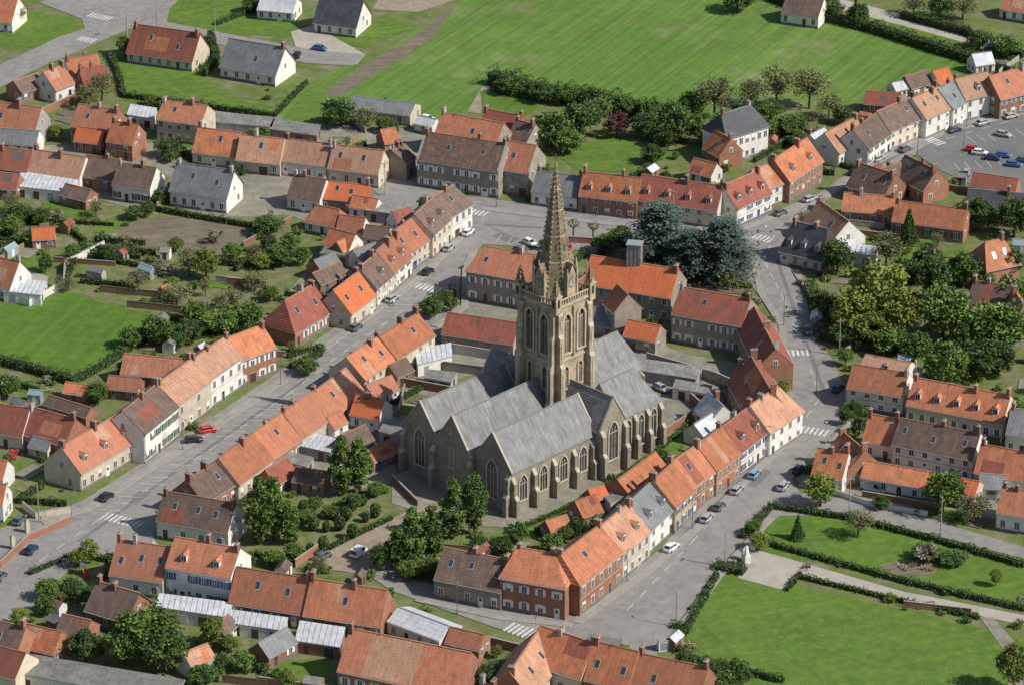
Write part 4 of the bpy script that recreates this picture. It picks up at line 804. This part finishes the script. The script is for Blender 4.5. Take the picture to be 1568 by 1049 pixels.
for g in [(1140,858),(1152,840)]:
    mb=MB(); p=P(*g); mb.box(-.5,.5,-.5,.5,0,2.4,'w_w'); mb.box(-.6,.6,-.6,.6,2.4,2.55,'cap'); mb.frus(0,0,2.55,3.1,.75,.05,4,'r_w',math.pi/4); mb.obj('gate_pier',None,(p.x,p.y,0),.3)
mb=MB(); mb.box(-1.4,1.4,-1.4,1.4,0,.4,'cap'); mb.box(-1,1,-1,1,.4,.7,'cap'); mb.box(-.6,.6,-.6,.6,.7,2.4,'w_w'); mb.frus(0,0,2.4,4.4,.6,.3,4,'w_w',math.pi/4); p=P(1143,866); mb.obj('war_memorial',None,(p.x,p.y,0),.4)
mb=MB(); mb.box(-1,1,-.6,.6,0,2.2,'white'); mb.box(-1.1,1.1,-.7,.7,2.2,2.35,'cap'); mb.box(-.7,.7,-.63,-.601,.3,1.9,'grey_paint'); p=P(1015,995); mb.obj('electrical_cabinet',None,(p.x,p.y,0),.3)
# garden play equipment on the lawn at the west corner
mb=MB()
for x in (-.4,.4):
    for y in (0,.9): mb.limb((x,y,0),(x,y,2.3),.05,.05,'green_paint',6)
    for z in (.4,.8,1.2): mb.limb((-.4,1.05,z),(.4,1.05,z),.03,.03,'yellow_paint',5)
mb.box(-.42,.42,0,.9,1.4,1.46,'yellow_paint'); mb.hexa([(-.3,-2.4,.15),(.3,-2.4,.15),(.3,0,1.4),(-.3,0,1.4)],[(-.3,-2.4,.22),(.3,-2.4,.22),(.3,0,1.47),(-.3,0,1.47)],'red_paint')
for x in (-.34,.3): mb.hexa([(x,-2.4,.15),(x+.04,-2.4,.15),(x+.04,0,1.4),(x,0,1.4)],[(x,-2.4,.4),(x+.04,-2.4,.4),(x+.04,0,1.7),(x,0,1.7)],'red_paint')
mb.poly([(-.5,-.05,2.3),(.5,-.05,2.3),(.5,.45,2.8),(-.5,.45,2.8)],'blue_paint'); mb.poly([(-.5,.95,2.3),(.5,.95,2.3),(.5,.45,2.8),(-.5,.45,2.8)],'blue_paint')
p=P(128,882); mb.obj('playground_slide',None,(p.x,p.y,.1),.6)
mb=MB()
for x in (-1.6,1.6):
    for y in (-.7,.7): mb.limb((x,y,0),(x,0,2.1),.05,.05,'blue_paint',6)
mb.limb((-1.6,0,2.1),(1.6,0,2.1),.05,.05,'blue_paint',6)
for x in (-.8,.8):
    for q in (-.2,.2): mb.limb((x+q,0,2.1),(x+q,0,.5),.015,.015,'metal',4)
    mb.box(x-.25,x+.25,-.12,.12,.46,.5,'red_paint')
p=P(105,868); mb.obj('garden_swing',None,(p.x,p.y,.1),.9)
# ---------------------------------------------------------------- garden clutter
def blocked(x,y,extra=0):
    for pl in BLOCK:
        if inpoly(x,y,pl): return True
    for cx,cy,a_,hx,hy in FOOT:
        dx,dy=x-cx,y-cy; u=dx*math.cos(a_)+dy*math.sin(a_); v=-dx*math.sin(a_)+dy*math.cos(a_)
        if abs(u)<hx+extra and abs(v)<hy+extra: return True
    return False
AXS=[math.radians(57),math.radians(-12)]
def rpt():
    while True:
        px,py=U(-20,1590),U(60,1060)
        if 420<px<1500 and py<185: continue
        if py<110 and px<420: continue
        if 535<px<600 and 825<py<875: continue
        return P(px,py)
def seg_ok(a,b):
    return all(not blocked(*( (a.lerp(b,t))[:2] ),.2) for t in (0,.2,.4,.6,.8,1))
k=0; tries=0
while k<110 and tries<3000:
    tries+=1; p=rpt(); an=random.choice(AXS)+U(-.08,.08)+random.choice([0,math.pi/2]); L,W_=U(2,5),U(1.2,3)
    d=Vector((math.cos(an),math.sin(an),0)); q=Vector((-d.y,d.x,0)); c=[p-d*L-q*W_,p+d*L-q*W_,p+d*L+q*W_,p-d*L+q*W_]
    if any(blocked(v.x,v.y) for v in c): continue
    mb=MB(); z=ZR+.008+.0008*k; mb.poly([(v.x,v.y,z) for v in c],random.choice(['soil','soil','lawn','garden','yard'])); mb.obj('garden_bed'); k+=1
k=0; tries=0
while k<85 and tries<3000:
    tries+=1; p=rpt(); an=random.choice(AXS)+U(-.06,.06); L=U(6,20); d=Vector((math.cos(an),math.sin(an),0)); b=p+d*L
    if not seg_ok(p,b): continue
    t=R()
    if t<.5: hedge([p,b],U(.6,1.1),U(1,2),raw=True)
    elif t<.75: wall([p,b],U(1.2,1.9),'w_k',.22,raw=True)
    elif t<.9: wall([p,b],1.7,'wood',.06,'wooden_fence',raw=True,cap='wood')
    else: wall([p,b],1.5,'w_g',.12,'concrete_panel_wall',raw=True)
    k+=1
k=0; tries=0
while k<48 and tries<2000:
    tries+=1; p=rpt(); an=random.choice(AXS)+random.choice([0,math.pi/2])+U(-.1,.1)
    if blocked(p.x,p.y,2.2): continue
    L,W_=U(2.2,4.2),U(1.8,2.8); E=empty('garden_shed' if R()<.8 else 'greenhouse',(p.x,p.y,0),an); g=E.name.startswith('green')
    mw,mr=MB(),MB(); wm='greenhouse_glass' if g else random.choice(['wood','w_k','w_w','w_g','wood']); rm='greenhouse_glass' if g else random.choice(['r_o','r_b','r_f','r_w','r_g','r_r'])
    gable(mw,mr,-L/2,L/2,0,W_,2.1,2.1+W_*.35,wm,rm,oh=.12,og=.1,t=.07,ridge='gutter' if g else None,gut=False)
    mw.box(-.42,.42,-W_/2-.04,-W_/2,.15,1.95,'white' if g else 'brown_paint')
    if g:
        for i in range(5): x=-L/2+L*i/4; mw.box(x-.03,x+.03,-W_/2-.02,-W_/2,0.1,2.1,'white')
    mw.obj('walls',E); mr.obj('roof',E); FOOT.append((p.x,p.y,an,L/2+.4,W_/2+.4)); k+=1
n=0
while n<740:
    p=rpt()
    if blocked(p.x,p.y): n+=.3; continue
    k=random.choices(['shrub','round','dark','sparse','blossom','conifer','yg'],[70,6,5,6,3,2,5])[0]; n+=1
    nm,H0=SPEC[k][1],SPEC[k][2]; s=U(.35,1.1) if k=='shrub' else U(.25,.55)
    link(nm,random.choice(LV[k]),(p.x,p.y,.02),U(0,6.28),(s,s,s*U(.7,1.1)))
for x,y in [(430,500),(1060,990),(1100,1015),(1150,1030),(1030,985),(1385,870),(1400,865),(1420,872),(80,600),(460,560)]:
    p=P(x,y); link('flower_bed_plants',LV['flowers'][0],(p.x,p.y,.05),U(0,3),(1.5,1.5,1.2))
# ---------------------------------------------------------------- cars
CC={'white':(.75,.75,.75),'silver':(.42,.44,.46),'grey':(.13,.14,.15),'black':(.02,.02,.025),'red':(.5,.02,.02),'blue':(.05,.12,.3),'navy':(.02,.035,.09),'lblue':(.2,.32,.45),'green':(.03,.08,.05),'beige':(.4,.36,.28)}
for k,c in CC.items():
    m,nt,b,o=mk('car_'+k); b.inputs['Base Color'].default_value=(*c,1); b.inputs['Roughness'].default_value=.3; b.inputs['Metallic'].default_value=.2 if k in('silver','grey') else 0; b.inputs['Coat Weight'].default_value=.5
def car_mesh(color,kind='car'):
    mb=MB(); m='car_'+color
    if kind=='car': S=[(-2.08,.66,.42,.72),(-1.98,.80,.28,.92),(-1.4,.86,.24,.97),(0,.87,.24,.97),(.95,.86,.24,.95),(1.75,.80,.26,.80),(2.05,.66,.36,.62)]
    else: S=[(-2.2,.84,.42,.95),(-2.12,.9,.3,1.05),(-1.4,.93,.26,1.05),(0,.93,.26,1.05),(1.2,.92,.26,1.02),(1.95,.86,.28,.88),(2.25,.7,.36,.66)]
    ring=[]
    for x,hw_,zb,zt in S:
        e=.12; ring.append([(x,-hw_+e,zb),(x,-hw_,zb+e),(x,-hw_,zt-e),(x,-hw_+e,zt),(x,hw_-e,zt),(x,hw_,zt-e),(x,hw_,zb+e),(x,hw_-e,zb)])
    for a_,b_ in zip(ring,ring[1:]):
        for i in range(8): j=(i+1)%8; mb.poly([a_[i],a_[j],b_[j],b_[i]],m)
    mb.poly(ring[0],m); mb.poly(ring[-1][::-1],m)
    if kind=='car': B=(-1.85,1.05,.76,.93); Tt=(-1.35,.3,.6,1.42)
    else: B=(-2.15,1.25,.84,1.0); Tt=(-2.05,.6,.74,1.9)
    b_=[(B[0],-B[2],B[3]),(B[1],-B[2],B[3]),(B[1],B[2],B[3]),(B[0],B[2],B[3])]; t_=[(Tt[0],-Tt[2],Tt[3]),(Tt[1],-Tt[2],Tt[3]),(Tt[1],Tt[2],Tt[3]),(Tt[0],Tt[2],Tt[3])]
    mb.hexa(b_,t_,'carglass')
    e=.03; mb.hexa([(Tt[0]-.05,-Tt[2]-e,Tt[3]-.02),(Tt[1]+.05,-Tt[2]-e,Tt[3]-.02),(Tt[1]+.05,Tt[2]+e,Tt[3]-.02),(Tt[0]-.05,Tt[2]+e,Tt[3]-.02)],[(Tt[0]+.05,-Tt[2]+.05,Tt[3]+.06),(Tt[1]-.05,-Tt[2]+.05,Tt[3]+.06),(Tt[1]-.05,Tt[2]-.05,Tt[3]+.06),(Tt[0]+.05,Tt[2]-.05,Tt[3]+.06)],m)
    for sg in (-1,1):
        for f0 in (0,.5,1) :
            xb=B[0]+(B[1]-B[0])*f0; xt=Tt[0]+(Tt[1]-Tt[0])*f0
            mb.limb((xb,sg*(B[2]+.01),B[3]),(xt,sg*(Tt[2]+.01),Tt[3]),.05,.05,m,4)
        if kind=='van': mb.hexa([(-2.15,sg*.80,1.0),(-.1,sg*.80,1.0),(-.1,sg*.87,1.0),(-2.15,sg*.87,1.0)],[(-2.05,sg*.70,1.9),(-.1,sg*.70,1.9),(-.1,sg*.77,1.9),(-2.05,sg*.77,1.9)],m)
        mb.box(.55,.72,sg*.88-.08,sg*.88+.08,.92,1.05,m)
        for x in (-1.3,1.3):
            n=12; c=[(x+.32*math.cos(6.283*i/n),.32+.32*math.sin(6.283*i/n)) for i in range(n)]; y0=sg*.72; y1=sg*.90
            mb.poly([(q[0],y1,q[1]) for q in c],'black'); mb.poly([(x+(q[0]-x)*.6,y1+sg*.01,.32+(q[1]-.32)*.6) for q in c],'metal')
            for i in range(n): j=(i+1)%n; mb.poly([(c[i][0],y0,c[i][1]),(c[j][0],y0,c[j][1]),(c[j][0],y1,c[j][1]),(c[i][0],y1,c[i][1])],'black')
        mb.box(1.93,2.06,sg*.56-.14,sg*.56+.14,.56,.7,'white'); mb.box(-2.1,-1.99,sg*.62-.12,sg*.62+.12,.66,.86,'car_red')
    return mb.mesh('car_body')
CM={}
def car(px,py,dx,dy,color,kind='car'):
    if (color,kind) not in CM: CM[(color,kind)]=car_mesh(color,kind)
    p=P(px,py); q=P(px+dx,py+dy); link('parked_car' if kind=='car' else 'white_van' if color=='white' else 'van',CM[(color,kind)],(p.x,p.y,ZM-.003),math.atan2(q.y-p.y,q.x-p.x))
mdv=(70,-50); ldv=(35,-38)
for c in [(318,662,40,-8,'red'),(297,677,40,-4,'black'),(163,764,60,-40,'black'),(48,845,40,-40,'navy'),(0,886,30,-30,'grey'),(545,505,*mdv,'grey'),(655,420,*mdv,'black'),(687,384,50,-45,'silver'),(717,360,40,-30,'white'),(811,376,30,14,'white'),(798,388,30,10,'grey'),
 (1028,842,50,-35,'white'),(1082,797,*ldv,'silver'),(1101,779,*ldv,'grey'),(1128,754,*ldv,'silver'),(1155,730,*ldv,'lblue'),(1199,748,20,-24,'silver'),(1223,722,25,-28,'black'),(1283,598,30,-30,'navy'),(1240,309,50,-20,'silver'),(1308,268,40,-22,'black'),(1238,510,5,20,'grey'),
 (1490,233,40,4,'red'),(1520,246,40,4,'navy'),(1536,242,40,4,'blue'),(1552,256,40,4,'blue'),(1536,210,40,8,'silver'),(1500,238,40,4,'white'),(1480,268,10,-20,'silver'),(1568,250,30,4,'grey'),(490,78,40,6,'blue'),(455,88,10,-20,'black'),(432,10,30,8,'silver'),(418,4,30,8,'grey'),(495,855,30,-15,'grey'),(1012,598,20,10,'silver'),
 (420,655,10,-20,'white'),(1385,232,30,-15,'grey'),(1275,8,40,8,'blue'),(655,186,30,6,'white'),(65,302,30,4,'white'),(20,700,10,-20,'red'),(30,800,20,-20,'grey'),(1345,247,40,-20,'silver'),(1195,330,40,-16,'grey'),(1462,203,40,-12,'navy'),(1505,192,40,-12,'silver'),(870,384,10,14,'red'),(600,462,*mdv,'silver'),(1548,182,40,-10,'beige')]: car(*c)
car(550,850,30,-22,'white','van'); car(1340,752,30,6,'silver','van')
# ---------------------------------------------------------------- street furniture
def lampm():
    mb=MB(); mb.frus(0,0,0,.8,.12,.1,8,'metal'); mb.frus(0,0,.8,7.2,.08,.05,8,'metal'); mb.limb((0,0,7.2),(1.3,0,7.6),.045,.035,'metal',6); mb.hexa([(1.1,-.12,7.5),(1.8,-.12,7.55),(1.8,.12,7.55),(1.1,.12,7.5)],[(1.15,-.09,7.66),(1.75,-.09,7.68),(1.75,.09,7.68),(1.15,.09,7.66)],'grey_paint'); return mb.mesh('lamp')
LM=lampm()
for x,y,a_ in [(280,690,-.8),(430,590,-.8),(575,475,-.8),(1060,810,-.8),(1170,700,-.8),(960,890,-.8),(1035,960,2),(1200,500,0),(1320,262,-1),(1480,196,-1),(860,330,-1.5),(760,318,-1.5),(1250,600,3),(110,800,-.8),(1475,235,0),(700,940,-1.5),(240,45,-1),(915,332,-1.5)]:
    p=P(x,y); link('street_lamp',LM,(p.x,p.y,.1),a_)
mb=MB(); mb.frus(0,0,0,9,.15,.1,8,'cap'); mb.box(-.9,.9,-.06,.06,8.3,8.45,'wood')
for x in (-.8,-.3,.3,.8): mb.frus(x,0,8.45,8.65,.04,.03,6,'white')
PM=mb.mesh('pole')
for x,y in [(1110,868),(1300,790),(1440,820),(1262,480),(1285,545),(195,60),(330,62),(1030,345),(60,800),(590,300),(1405,240)]:
    p=P(x,y); link('telegraph_pole',PM,(p.x,p.y,0),U(0,3))
def signm():
    mb=MB(); mb.frus(0,0,0,2.6,.035,.035,6,'metal'); n=16; mb.poly([(.3*math.cos(6.283*i/n),-.05,2.4+.3*math.sin(6.283*i/n)) for i in range(n)],'car_red'); mb.poly([(.2*math.cos(6.283*i/n),-.06,2.4+.2*math.sin(6.283*i/n)) for i in range(n)],'white'); mb.poly([(.3*math.cos(6.283*i/n),-.04,2.4+.3*math.sin(6.283*i/n)) for i in range(n)],'grey_paint'); return mb.mesh('sign')
SM=signm()
for x,y in [(1265,662),(1230,538),(240,800),(715,330),(820,960),(1180,370),(670,450),(1000,985)]:
    p=P(x,y); link('traffic_sign',SM,(p.x,p.y,.1),U(-.5,.5))
def bench():
    mb=MB()
    for y in (-.2,0,.2): mb.box(-.9,.9,y-.07,y+.07,.42,.47,'brown_paint')
    for z in (.6,.78): mb.box(-.9,.9,.28,.32,z,z+.1,'brown_paint')
    for x in (-.7,.7): mb.box(x-.04,x+.04,-.25,.3,0,.42,'metal'); mb.box(x-.04,x+.04,.24,.28,.42,.9,'metal')
    return mb.mesh('bench')
BN=bench()
for x,y in [(1290,868),(1425,928),(1235,870)]: p=P(x,y); link('park_bench',BN,(p.x,p.y,.08),.2)
def person(px,py,rz,shirt,trou,stride=.25):
    me=bpy.data.meshes.new('figure'); V=[(0,0,.95),(0,0,1.2),(0,0,1.42),(0,0,1.52),(0,.02,1.66),(0,.02,1.74),(.1,0,.9),(.1,stride/2,.5),(.1,stride*.8,.08),(.1,stride*.8+.16,.04),(-.1,0,.9),(-.1,-stride/4,.5),(-.1,-stride,.1),(-.1,-stride+.15,.04),(.2,0,1.4),(.26,-.08,1.12),(.27,.06,.88),(.27,.1,.8),(-.2,0,1.4),(-.26,.06,1.12),(-.27,.2,.9),(-.27,.24,.82)]
    E=[(0,1),(1,2),(2,3),(3,4),(4,5),(0,6),(6,7),(7,8),(8,9),(0,10),(10,11),(11,12),(12,13),(2,14),(14,15),(15,16),(16,17),(2,18),(18,19),(19,20),(20,21)]
    rad=[.14,.13,.15,.06,.1,.08,.09,.065,.045,.04,.09,.065,.045,.04,.065,.045,.035,.03,.065,.045,.035,.03]
    me.from_pydata(V,E,[]); o=bpy.data.objects.new('pedestrian',me); COL.objects.link(o); md=o.modifiers.new('s','SKIN'); sv=me.skin_vertices[0].data if me.skin_vertices else None
    if sv is None:
        bm=bmesh.new(); bm.from_mesh(me); bm.verts.layers.skin.verify(); bm.to_mesh(me); bm.free(); sv=me.skin_vertices[0].data
    for i,r in enumerate(rad): sv[i].radius=(r,r)
    sv[0].use_root=True
    o.modifiers.new('u','SUBSURF').levels=1
    dg=bpy.context.evaluated_depsgraph_get(); nm=bpy.data.meshes.new_from_object(o.evaluated_get(dg)); o.modifiers.clear(); o.data=nm
    nm.materials.clear()
    for m in (trou,shirt,'pot','brown_paint'): nm.materials.append(MATS[m])
    for p_ in nm.polygons:
        z=p_.center.z; x=abs(p_.center.x); p_.material_index=3 if z>1.7 else 2 if z>1.5 or (x>.23 and z<.9) else 1 if z>.93 else 0
    w=P(px,py); o.location=(w.x,w.y,ZM); o.rotation_euler=(0,0,rz)
for q in [(1160,362,.5,'green_paint','blue_paint'),(1172,356,.7,'white','grey_paint'),(720,352,1,'car_red','black'),(1235,875,2,'green_paint','black'),(603,470,1,'white','blue_paint')]: person(*q)
# ---------------------------------------------------------------- light, sky, camera
A_=math.radians(-20); EL=math.radians(43)
d=-Vector((math.cos(EL)*math.cos(A_),math.cos(EL)*math.sin(A_),math.sin(EL)))
sl=bpy.data.lights.new('sun','SUN'); sl.energy=5.0; sl.angle=math.radians(.5); sl.color=(1,.95,.87); so=bpy.data.objects.new('sun',sl); so.rotation_euler=d.to_track_quat('-Z','Y').to_euler(); so.location=(0,0,300); COL.objects.link(so)
w=bpy.data.worlds.new('World'); scene.world=w; w.use_nodes=True; nt=w.node_tree; bg=nt.nodes['Background']; sk=nt.nodes.new('ShaderNodeTexSky'); sk.sky_type='NISHITA'; sk.sun_disc=False; sk.sun_elevation=EL; sk.sun_rotation=math.radians(110); nt.links.new(sk.outputs[0],bg.inputs[0]); bg.inputs[1].default_value=.105
cd=bpy.data.cameras.new('camera'); cd.sensor_width=36; cd.lens=18/math.tan(HF); cd.clip_start=1; cd.clip_end=20000
co=bpy.data.objects.new('camera',cd); co.location=CAM; co.rotation_euler=(math.pi/2-PITCH,0,0); COL.objects.link(co); scene.camera=co
scene.view_settings.view_transform='Standard'; scene.view_settings.look='None'; scene.view_settings.exposure=0
